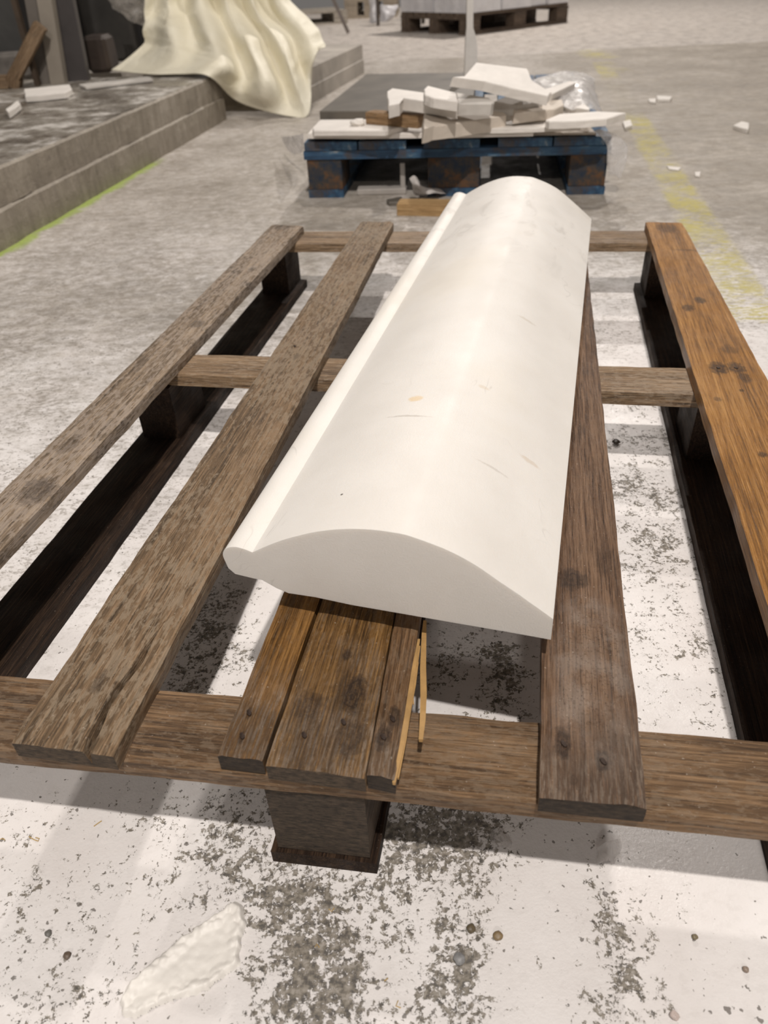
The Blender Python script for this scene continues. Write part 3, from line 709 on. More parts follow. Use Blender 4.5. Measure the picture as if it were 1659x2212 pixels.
def sheet(name, rows, su, sv, mat, label, cat, disp=None, thick=.0006, group=None, parent=None):
    Gd = spline_grid(rows, su, sv); nj, ni = len(Gd), len(Gd[0])
    nr = [[None]*ni for _ in range(nj)]
    for j in range(nj):
        for i in range(ni):
            du = Gd[j][min(i+1, ni-1)]-Gd[j][max(i-1, 0)]; dv = Gd[min(j+1, nj-1)][i]-Gd[max(j-1, 0)][i]
            n = du.cross(dv); nr[j][i] = n.normalized() if n.length > 1e-12 else Vector((0, -1, 0))
    if disp:
        Gd = [[Gd[j][i]+nr[j][i]*disp(i/(ni-1), j/(nj-1), Gd[j][i]) for i in range(ni)] for j in range(nj)]
    base = Gd[-1][ni//2].copy(); base.z = min(p.z for r in Gd for p in r)
    vv = [p-base for r in Gd for p in r]
    ff = [(j*ni+i, j*ni+i+1, (j+1)*ni+i+1, (j+1)*ni+i) for j in range(nj-1) for i in range(ni-1)]
    me_ = bpy.data.meshes.new(name); me_.from_pydata([tuple(v) for v in vv], [], ff); me_.update()
    o = link(name, me_, mat, parent, base, 0, True)
    md = o.modifiers.new('thickness', 'SOLIDIFY'); md.thickness = thick; md.offset = 0
    if label: tag(o, label, cat, group)
    return o
def fz(l): return [at(x, y, z_) for x, y, z_ in l]
wr_ = lambda a: (lambda u, v, p: a*(nz(p.x*22, p.y*22, p.z*22)+.5*nz(p.x*60, p.y*60, p.z*50)))
sheet('plastic_film', [fz([(1148, 172, .235), (1200, 158, .235), (1250, 155, .235), (1286, 170, .225)]),
                       fz([(1150, 190, .23), (1205, 176, .232), (1262, 176, .232), (1284, 186, .21)]),
                       fz([(1190, 215, .21), (1230, 205, .215), (1270, 200, .215), (1290, 215, .19)]),
                       fz([(1235, 240, .19), (1262, 235, .19), (1284, 235, .19), (1300, 245, .17)])], 10, 10, M['film'],
      'crumpled clear plastic film draped over the right end of the stone pile', 'plastic film', wr_(.005))
sheet('plastic_film', [fz([(1284, 282, .158), (1300, 280, .159), (1318, 284, .157)]),
                       [KP(KW-.012, -.012, .125), KP(KW+.012, -.014, .125), KP(KW+.040, -.0, .125)],
                       [KP(KW-.006, -.014, .085), KP(KW+.014, -.018, .085), KP(KW+.044, -.01, .088)],
                       [KP(KW+.006, .0, .045), KP(KW+.018, -.01, .052), KP(KW+.034, -.01, .040)]], 8, 10, M['film'],
      'torn clear plastic strip hanging down the front right corner of the blue pallet', 'plastic film', wr_(.004))
sheet('plastic_film', [fz([(655, 288, .14), (655, 302, .12), (656, 322, .09)]),
                       fz([(640, 292, .12), (645, 306, .10), (650, 330, .06)]),
                       fz([(610, 296, .06), (615, 315, .05), (632, 335, .03)])], 8, 8, M['film'],
      'clear plastic flap sticking out at the front left corner of the blue pallet', 'plastic film', wr_(.004))
# tall white strip standing behind the pile
zb = ZD+.03
Ys = at(1005, 168, zb).y+.03
P = [atY(1003, 178, Ys), atY(1027, 176, Ys)]
rows_ = [(178, 1003, 1026), (150, 1004, 1031), (115, 1005, 1031), (95, 1006, 1028), (75, 1008, 1022), (40, 1008, 1022), (0, 1009, 1022), (-120, 1011, 1023), (-260, 1013, 1024)]
vv, ff = [], []
for (py, xl, xr) in rows_:
    a_, b_ = atY(xl, py, Ys), atY(xr, py, Ys)
    for q in (a_, b_, b_+Vector((0, .02, 0)), a_+Vector((0, .02, 0))): vv.append(q)
zmin = vv[0].z
for i in range(len(rows_)-1):
    for k in range(4): ff.append((i*4+k, i*4+(k+1) % 4, i*4+4+(k+1) % 4, i*4+4+k))
ff += [(0, 1, 2, 3), tuple(len(vv)-4+k for k in range(4))]
bs = Vector((vv[0].x, vv[0].y, min(v.z for v in vv)))
so = link('upright_strip', mesh('strip', [v-bs for v in vv], ff), M['stone'], None, Vector((bs.x, bs.y, max(bs.z, zb) if abs(bs.z-zb) < .03 else bs.z)))
tag(so, 'tall thin white strip standing upright behind the stone pile', 'stone strip')

# ------------------------------------------------------------------ small things by the blue pallet
lw = wood('fresh_block_wood', (.30, .17, .065), (.46, .29, .13), (.60, .42, .22), 0, stain=.05, seed=17, grain=.4)
a, b = at(857, 440, .03), at(990, 442, .03); e_ = (b-a).normalized(); f_ = Vector((-e_.y, e_.x, 0))
wb = thing('wood_block', 'short pale yellow wooden block with nails on the floor before the blue pallet', 'wood block', (a+b)/2-Vector((0, 0, .03)))
wbo = board('timber', a+f_*.055, a, a+e_*.17+f_*.055, a+e_*.17, .0298, [lw, lw], wb, seed=101, ny=5, nx=10)
for p in ((905, 428), (945, 422)): nail(wbo, p, .0305, .003)
prism('stone_chip', [(835, 430), (868, 424), (868, 436), (840, 437)], [(835, 430, .012), (868, 424, .012), (868, 436, .01)], .0115, M['dark_stone'], 'small dark grey stone chip left of the pale wooden block', 'stone chip')
sheet('plastic_scrap', [fz([(884, 385, .06), (895, 380, .065), (905, 392, .05)]), fz([(890, 400, .045), (902, 398, .05), (915, 404, .04)]), fz([(892, 416, .018), (915, 412, .03), (945, 408, .022)]), fz([(900, 422, .006), (925, 420, .02), (965, 418, .008)])], 8, 8,
      plain('milky_plastic', (.55, .52, .50), .4, .1, 20), 'crumpled milky plastic scrap under the front edge of the blue pallet', 'plastic scrap', wr_(.006), .001)
gm_ = plain('pale_metal', (.42, .39, .36), .5, .15, 20)
a = at(868, 418, 0)
tt = thing('scrap_bracket', 'pale grey scrap piece with an upright prong under the blue pallet', 'scrap', a)
bmx = bmesh.new()
def bmbox(bm, c, s, rz=0):
    r_ = bmesh.ops.create_cube(bm, size=1, matrix=Matrix.Translation(c) @ Matrix.Rotation(rz, 4, 'Z') @ Matrix.Diagonal((*s, 1)))
    bmesh.ops.bevel(bm, geom=list({e for v in r_['verts'] for e in v.link_edges}), offset=min(s)*.15, segments=1, affect='EDGES', profile=.5)
bmbox(bmx, (-.055, .02, .008), (.14, .05, .0155), -.1)
me = bpy.data.meshes.new('foot'); bmx.to_mesh(me); bmx.free(); link('foot_plate', me, gm_, tt, a)
bmx = bmesh.new(); bmbox(bmx, (.004, .008, .045), (.014, .012, .07))
me = bpy.data.meshes.new('prong'); bmx.to_mesh(me); bmx.free(); link('prong', me, gm_, tt, a)

# ------------------------------------------------------------------ concrete platform
t = NT('platform_concrete'); co = t.coord()
n_ = t.noise(co, 4, 6, .65); n2_ = t.noise(t.mapping(co, (6, 6, 1)), 6, 4, .6)
cc = t.ramp(t.math('ADD', t.math('MULTIPLY', n_, .55), t.math('MULTIPLY', n2_, .45)), [(.32, (.19, .163, .13)), (.5, (.30, .262, .21)), (.68, (.42, .375, .315))])
cc = t.mix(t.mapr(t.noise(co, 45, 5, .7), .6, .7, 0, .5), cc, (.10, .088, .072))
M['platform'] = t.fin(cc, .6, t.bump(t.noise(co, 50, 6, .7), .6, .006))
t = NT('platform_top_wet'); co = t.coord()
cc = t.ramp(t.noise(t.mapping(co, (1, 1, 1)), 9, 6, .68), [(.36, (.12, .10, .08)), (.5, (.26, .235, .20)), (.62, (.60, .57, .53))])
M['platform_top'] = t.fin(cc, t.mapr(t.noise(co, 8, 3), .4, .6, .15, .5), t.bump(t.noise(co, 40, 5, .7), .6, .008))
PH = .170
pf = thing('concrete_platform', 'low two-course grey concrete platform edge along the left, green at its foot', 'platform', PL0.lerp(PL1, .5))
# lower course, with rougher foot; upper course slightly set back; both follow the same line
def course(z0, z1, off, seed, topmat, jag):
    n = 150; s0, s1 = -1.6, (PL1-PL0).length; vv, ff, mi = [], [], []
    for i in range(n+1):
        s = s0+(s1-s0)*i/n; b0 = PL0+PLD*s
        e0 = off+jag*nz(s*9, seed)+.4*jag*nz(s*35, seed); e1 = off+jag*nz(s*9, seed, 4)+.6*jag*nz(s*40, seed, 3)
        for (o_, z_) in ((e0, z0), (e0+.2*jag, (z0+z1)/2), (e1, z1-.006), (e1-.006, z1+.0015*nz(s*30, 2)), (-.25, z1), (-1.6, z1), (-3.4, z1), (-3.4, z0)):
            vv.append(b0+PLN*o_+Vector((0, 0, z_)))
    k = 8
    for i in range(n):
        for j in range(k): ff.append((i*k+j, i*k+(j+1) % k, (i+1)*k+(j+1) % k, (i+1)*k+j)); mi.append(1 if j in (3, 4, 5) and topmat else 0)
    ff.append(tuple(range(k))); ff.append(tuple(n*k+j for j in range(k))); mi += [0, 0]
    bs = PL0.lerp(PL1, .5)
    return link('upper_course' if topmat else 'lower_course', mesh('course', [v-bs for v in vv], ff, mi), [M['platform'], M['platform_top']], pf, bs)
course(0, .086, 0.0, 1, False, .006)
course(.0865, PH, -.006, 2, True, .005)
# farther, projecting part of the platform
M['platform_pale'] = plain('pale_concrete', (.47, .43, .38), .7, .3, 6, .5, .004)
q0, q1 = at(672, 226, 0), at(787, 158, 0)
qd = (q1-q0).normalized(); qn = Vector((-qd.y, qd.x, 0))
p2 = thing('concrete_plinth', 'pale concrete plinth end behind the cream tarpaulin', 'plinth', (q0+q1)/2)
for (z0, z1, off, nm) in ((0, .072, 0, 'lower_course'), (.0724, .145, .004, 'upper_course')):
    n = 30; vv, ff = [], []
    Lq = (q1-q0).length
    st = PL1+PLN*.0
    for i in range(n+1):
        s = Lq*i/n; b0 = q0+qd*s+qn*(off+.003*nz(s*12, z0))
        for (o_, z_) in ((0, z0), (0, z1-.005), (.005, z1), (3.2, z1), (3.2, z0)): vv.append(b0+qn*o_+Vector((0, 0, z_)))
    for i in range(n):
        for j in range(5): ff.append((i*5+j, i*5+(j+1) % 5, (i+1)*5+(j+1) % 5, (i+1)*5+j))
    ff.append(tuple(range(5))); ff.append(tuple(n*5+j for j in range(5)))
    bs = (q0+q1)/2
    link(nm, mesh(nm, [v-bs for v in vv], ff), M['platform_pale'], p2, bs)

# ------------------------------------------------------------------ cream tarpaulin
t = NT('cream_tarpaulin'); co = t.coord()
cc = t.ramp(t.noise(co, 5, 4, .6), [(.3, (.74, .69, .54)), (.7, (.82, .78, .64))])
M['tarp'] = t.fin(cc, .58, t.bump(t.noise(co, 16, 4, .6, .6), .5, .012), **{'Specular IOR Level': .5})
yf = at(640, 253, 0).y
yl = at(240, 155, PH).y
rowpx = [
 # top (above the frame)
 [(318,-150),(345,-150),(375,-150),(400,-150),(425,-150),(450,-150),(475,-150),(500,-150),(525,-150),(545,-150),(565,-150),(585,-150)],
 [(314,0),(338,0),(362,0),(398,0),(430,0),(460,0),(490,0),(520,0),(545,0),(575,0),(600,0),(622,0)],
 [(312,58),(332,55),(365,62),(415,70),(455,80),(498,88),(535,92),(572,92),(602,88),(625,80),(662,78),(694,72)],
 [(306,98),(328,105),(375,118),(425,125),(478,138),(525,165),(570,180),(610,184),(636,172),(652,150),(676,128),(694,104)],
 [(240,152),(282,156),(335,161),(395,161),(452,165),(505,214),(565,238),(632,252),(664,250),(672,208),(662,175),(650,165)]]
Ytop = yf+.42
fold = [0,.03,-.03,.04,-.05,.03,-.05,.05,-.04,.03,-.03,.03]
rowsW = []
for ri, r_ in enumerate(rowpx):
    out = []
    for i, (x, y) in enumerate(r_):
        hem = min(1, max(0, (i-4)/2))
        if ri == 4:
            if i <= 4:
                p = at(x, y, PH+.010)
            elif i <= 7: p = at(x, y, {5: .07, 6: .03, 7: .004}[i])
            elif i == 8: p = at(x, y, .006)
            elif i == 9: p = at(x, y, .07)
            else: p = atY(x, y, yf+.12+.05*(i-9))
        else:
            hy = (at(rowpx[4][i][0], rowpx[4][i][1], {5: .07, 6: .03}.get(i, PH if i <= 4 else .0)).y-(.06 if i in (5, 6) else 0) if i < 9 else yf+.1)
            base_ = min(hy, yf+.5)
            k = {0: 1.0, 1: 1.0, 2: .5, 3: .10}[ri]
            p = atY(x, y, base_*(1-k)+Ytop*k+fold[i]*(1.3 if ri else .6)*(1 if ri < 3 else .7))
        out.append(p)
    rowsW.append(out)
def tarp_disp(u, v, p):
    r_ = .012*(1-2*abs(math.sin(u*11+2.2*v+1.5*nz(u*3, v*2))))+.016*nz(u*5, v*4)+.010*abs(nz(u*7+v*3, v*8, 4))
    return r_*min(1, (1-v)*6+.1)
sheet('cream_tarpaulin', rowsW, 12, 16, M['tarp'], 'large cream tarpaulin hanging in folds over the concrete platform', 'tarpaulin', tarp_disp, .002)
# clear film left of it
Yc = yf+.62
sheet('plastic_film', [[atY(232, -60, Yc), atY(262, -60, Yc-.03), atY(312, -60, Yc)], [atY(236, 0, Yc), atY(270, 0, Yc-.05), atY(314, 0, Yc)],
                       [atY(250, 22, Yc), atY(282, 28, Yc-.04), atY(314, 30, Yc)], [atY(268, 34, Yc), atY(292, 48, Yc-.02), atY(312, 58, Yc)]], 8, 8, film_mat('smoky_film', .5, (.5, .47, .43)),
      'smoky clear plastic sheet bunched left of the cream tarpaulin', 'plastic film', wr_(.02))

# ------------------------------------------------------------------ things standing on the platform, far left
def upright(name, pxl, pxr, pyb, Y, th, mat, label, cat, hz=1.1, leanx=0, zbase=PH, group=None, leany=0):
    a_, b_ = atY(pxl, pyb, Y), atY(pxr, pyb, Y)
    x0, x1 = a_.x, b_.x; vv = []; n = 8
    for i in range(n+1):
        h = hz*i/n; k = h*leanx; ky_ = h*leany
        for q in ((x0+k, Y+ky_), (x1+k, Y+ky_), (x1+k, Y+th+ky_), (x0+k, Y+th+ky_)): vv.append(Vector((q[0]+.001*nz(h*7, q[0]*9), q[1], h)))
    ff = []
    for i in range(n):
        for k in range(4): ff.append((i*4+k, i*4+(k+1) % 4, i*4+4+(k+1) % 4, i*4+4+k))
    ff += [(0, 1, 2, 3), tuple(n*4+k for k in range(4))]
    cx = Vector(((x0+x1)/2, Y+th/2, 0))
    o = link(name, mesh(name, [v-cx for v in vv], ff), mat, None, cx+Vector((0, 0, zbase)))
    if label: tag(o, label, cat, group)
    return o
M['grey_slab'] = plain('grey_stone_slab', (.17, .15, .13), .55, .2, 8, .3, .002)
M['tan_slab'] = plain('tan_stone_slab', (.30, .265, .22), .55, .15, 8, .3, .002)
M['dark_slab'] = plain('dark_stone_slab', (.06, .053, .052), .5, .3, 8, .3, .002)
Y1 = at(110, 182, PH).y
G2 = 'stone slabs standing on the platform'
upright('stone_slab', 85, 108, 182, Y1+.02, .05, M['grey_slab'], 'narrow grey stone slab standing left of the tan one on the platform', 'stone slab', group=G2, leanx=.12)
upright('stone_slab', 109, 140, 182, Y1, .05, M['tan_slab'], 'tan stone slab standing upright on the platform, lightest of the three', 'stone slab', group=G2, leanx=.12)
upright('stone_slab', 141, 192, 180, Y1+.06, .04, M['dark_slab'], 'dark stone slab leaning right of the tan slab on the platform', 'stone slab', group=G2, leanx=.06)
# dark mass behind; recess darkness put into the colour of an added panel
M['recess_black'] = plain('recess_shade_black', (.014, .012, .011), .8, .5, 5, .3, .004)
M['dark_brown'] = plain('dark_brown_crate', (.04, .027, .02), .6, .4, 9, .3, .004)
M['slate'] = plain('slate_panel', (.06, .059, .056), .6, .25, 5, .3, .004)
upright('recess_dark_panel', -420, 400, 120, 4.72, .05, M['recess_black'], 'tall added black panel standing in for the dark recess behind the standing slabs', 'stone slab', 1.6, zbase=.1455)
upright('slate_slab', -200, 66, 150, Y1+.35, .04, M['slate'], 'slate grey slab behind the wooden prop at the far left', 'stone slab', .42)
def blockat(name, l, r_, pyb, Y, dp, h, m, label, cat, zb=PH):
    a_, b_ = atY(l, pyb, Y), atY(r_, pyb, Y); cx = (a_.x+b_.x)/2; w_ = b_.x-a_.x
    bm_ = bmesh.new(); bmbox(bm_, (0, 0, h/2), (w_, dp, h)); me_ = bpy.data.meshes.new(name); bm_.to_mesh(me_); bm_.free()
    o = link(name, me_, m, None, (cx, Y+dp/2, zb))
    return tag(o, label, cat)
blockat('stone_block', -200, 55, 140, Y1+.22, .1, .10, plain('mottled_grey_block', (.16, .145, .13), .6, .4, 20), 'mottled grey stone block lying behind the wooden prop', 'stone block')
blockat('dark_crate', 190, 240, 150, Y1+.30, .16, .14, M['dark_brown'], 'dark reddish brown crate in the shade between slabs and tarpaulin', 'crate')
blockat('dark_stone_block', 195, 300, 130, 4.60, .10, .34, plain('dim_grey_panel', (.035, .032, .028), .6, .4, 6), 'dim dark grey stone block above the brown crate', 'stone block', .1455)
# wooden prop
pw_ = wood('prop_wood', (.10, .062, .033), (.21, .135, .075), (.30, .21, .13), .1, stain=.3, seed=18)
Yp = Y1-.06
pr = thing('wooden_prop', 'diagonal brown wooden prop on the platform at the far left', 'wooden prop', atY(45, 190, Yp))
def beam(name, A_, B_, w_, d_, mat, parent):
    L = (B_-A_); z_ = L.normalized(); y_ = Vector((0, 1, 0)); x_ = y_.cross(z_).normalized(); y_ = z_.cross(x_)
    vv = []
    for P_ in (A_, A_.lerp(B_, .5), B_):
        for a_, b_ in ((-w_/2, -d_/2), (w_/2, -d_/2), (w_/2, d_/2), (-w_/2, d_/2)): vv.append(P_+x_*a_+y_*b_)
    ff = [(i*4+k, i*4+(k+1) % 4, i*4+4+(k+1) % 4, i*4+4+k) for i in range(2) for k in range(4)]+[(0, 1, 2, 3), (8, 9, 10, 11)]
    # local frame with the grain along x
    Rm = Matrix((z_, x_, y_)).to_3x3()
    me_ = mesh(name, [Rm @ (v-A_) for v in vv], ff)
    o = bpy.data.objects.new(name, me_); me_.materials.append(mat); C.objects.link(o)
    o.rotation_euler = Rm.transposed().to_euler()
    o.location = A_-(wloc(parent) if parent else Vector())
    if parent: o.parent = parent
    return o
def hz_(P_, z_): P_ = P_.copy(); P_.z = z_; return P_
beam('brace', atY(27, 175, Yp), atY(88, 55, Yp), .045, .04, pw_, pr)
beam('foot_block', hz_(atY(35, 205, Yp), PH+.001), atY(33, 168, Yp), .05, .045, pw_, pr)
beam('sole_beam', hz_(atY(-120, 185, Yp), PH+.024), hz_(atY(22, 185, Yp), PH+.024), .045, .05, pw_, pr)
beam('post', hz_(atY(80, 175, Yp+.04), PH+.001), hz_(atY(80, 175, Yp+.04), PH+.9), .018, .03, plain('dark_post', (.06, .04, .025), .6), pr)
# white scraps on the platform
for k, (ol, z_, lab) in enumerate([([(52, 192), (150, 182), (155, 192), (140, 200), (54, 208)], .022, 'flat white stone scrap at the foot of the standing slabs'),
                         ([(12, 236), (38, 217), (44, 224), (18, 243)], .02, 'small whitish shard left of the flat scrap on the platform'),
                         ([(100, 205), (150, 196), (160, 201), (108, 211)], .006, 'thin whitish flake in front of the flat scrap on the platform'),
                         ([(170, 182), (320, 165), (330, 170), (185, 188)], .012, 'long thin grey strip on the platform beside the tarpaulin hem')]):
    prism('stone_scrap', ol, [(*ol[0], PH+z_), (*ol[1], PH+z_), (*ol[2], PH+z_)], z_-.003, M['stone_g'] if k == 3 else M['stone'], lab, 'stone scrap', 'scraps on the platform', seed=k+40)

# ------------------------------------------------------------------ far background
M['pal_dark'] = wood('far_pallet_wood', (.05, .034, .024), (.10, .07, .05), (.17, .125, .09), 0, stain=.2, seed=19)
M['pal_grey'] = wood('far_pallet_pale_wood', (.22, .19, .155), (.34, .30, .25), (.46, .42, .36), 0, stain=.1, seed=21)
def far_pallet(O, ux, uy, wx, wy, label, mat, z0=0.0, hh=.144, nb_=5):
    r_ = thing('wooden_pallet', label, 'pallet', O+ux*wx/2+uy*wy/2+Vector((0, 0, z0)))
    def bx_(nm, x0, x1, y0, y1, za, zb_, seed):
        a_ = O+ux*x0+uy*y1; b_ = O+ux*x0+uy*y0; c_2 = O+ux*x1+uy*y1; d_2 = O+ux*x1+uy*y0
        for q in (a_, b_, c_2, d_2): q.z = z0+zb_
        board(nm, a_, b_, c_2, d_2, zb_-za, [mat, mat], r_, 1, 8, 3, seed=seed)
    k = hh/.144
    for j, y0 in enumerate((0, wy/2-.05, wy-.1)):
        bx_('skid_board', 0, wx, y0, y0+.1, 0, .022*k, j)
        for x0 in (.0, wx/2-.07, wx-.14): bx_('block', x0+.002, x0+.138, y0+.002, y0+.098, .022*k, .1*k, j+5)
    for j, x0 in enumerate((0, wx/2-.07, wx-.14)):
        a_ = O+ux*x0; 
        bx_('stringer_board', x0, x0+.14, 0, wy, .1*k, .122*k, j+9)
    for j in range(nb_):
        g_ = wy/nb_; bx_('deck_board', 0, wx, g_*j+.01, g_*(j+1)-.01, .122*k, .144*k, j+12)
    return r_
c0 = at(1010, 77, 0); lf = at(873, 72, 0); rt_ = at(1220, 49, 0)
uxr = (rt_-c0).normalized(); uyr = Vector((-uxr.y, uxr.x, 0))
far_pallet(c0, uxr, uyr, 1.2, .8, 'dark wooden pallet under the white wrapped stacks in the background', M['pal_dark'])
t = NT('white_wrapping'); co = t.coord()
cc = t.ramp(t.noise(co, 5, 4, .6), [(.3, (.55, .54, .56)), (.7, (.74, .73, .74))])
M['wrap'] = t.fin(cc, .4, t.bump(t.noise(co, 9, 5, .6, .8), .8, .02))
k_ = 0
for (x0, x1, y0, y1, lab) in [(.0, .36, .0, .38, 'nearest corner one'), (.0, .36, .40, .79, 'leftmost one'), (.38, .72, .0, .5, 'second along the long side'), (.74, .92, .02, .5, 'third along the long side, greyer'), (.94, 1.19, .0, .5, 'rightmost one')]:
    k_ += 1; n = 10
    vv, ff = [], []
    ring = [(x0, y0), ((x0+x1)/2, y0), (x1, y0), (x1, (y0+y1)/2), (x1, y1), ((x0+x1)/2, y1), (x0, y1), (x0, (y0+y1)/2)]
    for i in range(n+1):
        h = .6*i/n
        for q, (x, y) in enumerate(ring):
            f_2 = .012*nz(q*2.1+k_, h*9)
            vv.append(uxr*(x+f_2*(1 if x == x1 else -1)*.5)+uyr*(y+(f_2 if 0 < i else 0)*.6)+Vector((0, 0, h)))
    for i in range(n):
        for q in range(8): ff.append((i*8+q, i*8+(q+1) % 8, i*8+8+(q+1) % 8, i*8+8+q))
    ff += [tuple(range(8)), tuple(n*8+q for q in range(8))]
    cx = uxr*(x0+x1)/2+uyr*(y0+y1)/2
    o = link('wrapped_stack', mesh('stack', [v-cx for v in vv], ff), M['wrap'], None, c0+cx+Vector((0, 0, .1445)), 0, False)
    tag(o, 'white plastic wrapped stack on the dark background pallet, '+lab, 'wrapped stack', 'wrapped stacks on the background pallet')
# pale pallet with slats, behind the tarpaulin
g0 = at(700, 60, 0)
far_pallet(Vector((g0.x-.75, g0.y+.2, 0)), Vector((.97, .22, 0)).normalized(), Vector((-.22, .97, 0)).normalized(), 1.0, .7, 'pale grey slatted pallet on the floor right behind the tarpaulin', M['pal_grey'], 0, .11, 6)
# further pallet box
g1 = at(745, 43, 0)
far_pallet(g1+Vector((0, .1, 0)), Vector((.995, -.08, 0)), Vector((.08, .995, 0)), .55, .8, 'brownish box-like pallet at the top edge behind the leaning rod', plain('box_wood', (.30, .25, .19), .7), 0, .17)
# leaning metal rod
rA, rB = at(753, 75, 0), atY(716, -8, at(753, 75, 0).y+.02)
ro = beam('leaning_rod', rA+Vector((0, 0, .012)), rA+(rB-rA)*2.2, .028, .02, plain('rod_metal', (.16, .135, .12), .4, .2, 10, Metallic=.4), None)
tag(ro, 'thin brown metal rod slanting down behind the tarpaulin', 'rod')
# metal stand with white plastic
fx = at(817, 56, 0); fr_ = thing('metal_stand', 'dark square metal stand left of the wrapped stacks', 'stand', fx)
dm = plain('dark_metal', (.06, .045, .035), .5, .2, 10)
for dx, dy in ((0, 0), (.42, 0), (0, .5), (.42, .5)): beam('leg', fx+Vector((dx, dy, .0)), fx+Vector((dx, dy, .27)), .03, .03, dm, fr_)
beam('rail', fx+Vector((-.02, 0, .285)), fx+Vector((.44, 0, .285)), .03, .03, dm, fr_)
beam('rail', fx+Vector((-.02, .5, .285)), fx+Vector((.44, .5, .285)), .03, .03, dm, fr_)
Yw = fx.y
sheet('white_sheet', [[atY(797, -20, Yw+.1), atY(806, -20, Yw+.06), atY(814, -20, Yw+.1)], [atY(798, 15, Yw+.1), atY(806, 15, Yw+.05), atY(813, 15, Yw+.1)], [atY(800, 50, Yw+.08), atY(807, 51, Yw+.03), atY(814, 49, Yw+.08)]], 6, 8, M['wrap'],
      'white plastic sheet hanging left of the dark metal stand', 'plastic sheet', wr_(.012), .002)
sheet('white_sheet', [[atY(821, 10, Yw+.12), atY(840, 12, Yw+.1), atY(860, 10, Yw+.14)], [atY(821, 30, Yw+.12), atY(838, 30, Yw+.07), atY(855, 30, Yw+.12)], [atY(822, 47, Yw+.12), atY(832, 47, Yw+.07), atY(843, 45, Yw+.12)]], 6, 8, M['wrap'],
      'white plastic sheet hanging under the top of the dark metal stand', 'plastic sheet', wr_(.012), .002)

# ------------------------------------------------------------------ floor debris
GD = 'white stone chips on the floor at the right'
for k, (ol, h, lab) in enumerate([([(1418, 206), (1452, 208), (1448, 214), (1420, 214)], .012, 'thin white stone chip on the floor right of the stone pile'),
                        ([(1400, 213), (1418, 212), (1416, 221), (1404, 219)], .008, 'tiny pale chip just left of the thin white chip'),
                        ([(1584, 270), (1602, 262), (1618, 265), (1617, 279), (1606, 277)], .014, 'triangular white stone chip alone on the floor at the far right'),
                        ([(1440, 358), (1472, 361), (1466, 367), (1445, 364)], .004, 'flat white flake lying on the yellow stripe'),
                        ([(1500, 371), (1514, 370), (1512, 380), (1502, 378)], .006, 'small white chip right of the yellow stripe'),
                        ([(1345, 262), (1362, 258), (1366, 270), (1350, 276)], .012, 'pale chip on the floor under the pointed shard tip')]):
    prism('stone_chip', ol, [(*ol[0], h), (*ol[1], h), (*ol[2], h)], h-.0008, M['stone'], lab, 'stone chip', GD, seed=60+k, sub=2)
def pebble(px, py, r_, col, label, name='pebble', flat=.6, cat='pebble'):
    bm_ = bmesh.new(); bmesh.ops.create_icosphere(bm_, subdivisions=3, radius=r_)
    for v in bm_.verts:
        v.co *= 1+.28*nz(*(v.co/r_*1.1+Vector((px, py, 0)))); v.co.z *= flat
    mz = min(v.co.z for v in bm_.verts)
    for v in bm_.verts: v.co.z -= mz
    me_ = bpy.data.meshes.new('pebble'); bm_.to_mesh(me_); bm_.free()
    P_ = at(px, py, .0)
    tag(link(name, me_, plain('pebble_stone', col, .35, .3, 300, .3, .0006), None, P_+Vector((0, 0, .0003)), 0, True), label, cat)
pebble(1075, 2024, .0033, (.24, .17, .09), 'amber brown pebble on the white floor below the pallet, larger of two')
pebble(1017, 2008, .0032, (.13, .10, .06), 'dark brown pebble just left of the amber one')
pebble(1500, 2026, .0020, (.22, .18, .11), 'small tan pebble on the white floor at the lower right')
pebble(1610, 2096, .0021, (.30, .23, .18), 'small pinkish brown pebble near the right edge of the floor')
pebble(146, 2066, .0026, (.15, .11, .08), 'brown stone crumb among grey flecks at the lower left')
pebble(105, 2018, .0024, (.16, .155, .14), 'grey stone crumb at the lower left near the frame edge')
pebble(1330, 958, .005, (.06, .045, .035), 'dark crumb in the pallet shadow between the right boards')
pebble(992, 2075, .004, (.28, .28, .28), 'grey pebble in the grit streak below the dark brown pebble')
pebble(1455, 2196, .0028, (.55, .46, .42), 'pale pinkish pebble at the bottom edge of the floor')
pebble(880, 1383+0, .003, (.1, .08, .05), 'tiny dark crumb beside the splintered board') if False else None

# dried slurry crust: lumpy raised plate
crp = [(262, 2165), (275, 2130), (330, 2080), (400, 2022), (455, 1985), (505, 1948), (524, 1960), (530, 2000), (518, 2040), (516, 2085), (480, 2112), (445, 2140), (370, 2160), (290, 2200), (266, 2190)]
cpw = [at(x, y, 0).xy for x, y in crp]
def inside(x, y):
    c = False; m = 1e9
    for i in range(len(cpw)):
        (x0, y0), (x1, y1) = cpw[i], cpw[(i+1) % len(cpw)]
        if (y0 > y) != (y1 > y) and x < (x1-x0)*(y-y0)/(y1-y0)+x0: c = not c
        dx, dy = x1-x0, y1-y0; u_ = max(0, min(1, ((x-x0)*dx+(y-y0)*dy)/(dx*dx+dy*dy)))
        m = min(m, math.hypot(x-x0-u_*dx, y-y0-u_*dy))
    return m if c else -m
x0, x1 = min(p[0] for p in cpw)-.004, max(p[0] for p in cpw)+.004; y0, y1 = min(p[1] for p in cpw)-.004, max(p[1] for p in cpw)+.004
st = .0009; nx_, ny_ = int((x1-x0)/st), int((y1-y0)/st)
vv, idx, ff = [], {}, []
cells = {}
def cellpt(i, j):
    if (i, j) not in cells:
        r_ = random.Random(i*7919+j*104729); cells[(i, j)] = ((i+r_.random())*.0052, (j+r_.random())*.0052, .4+r_.random()*.6)
    return cells[(i, j)]
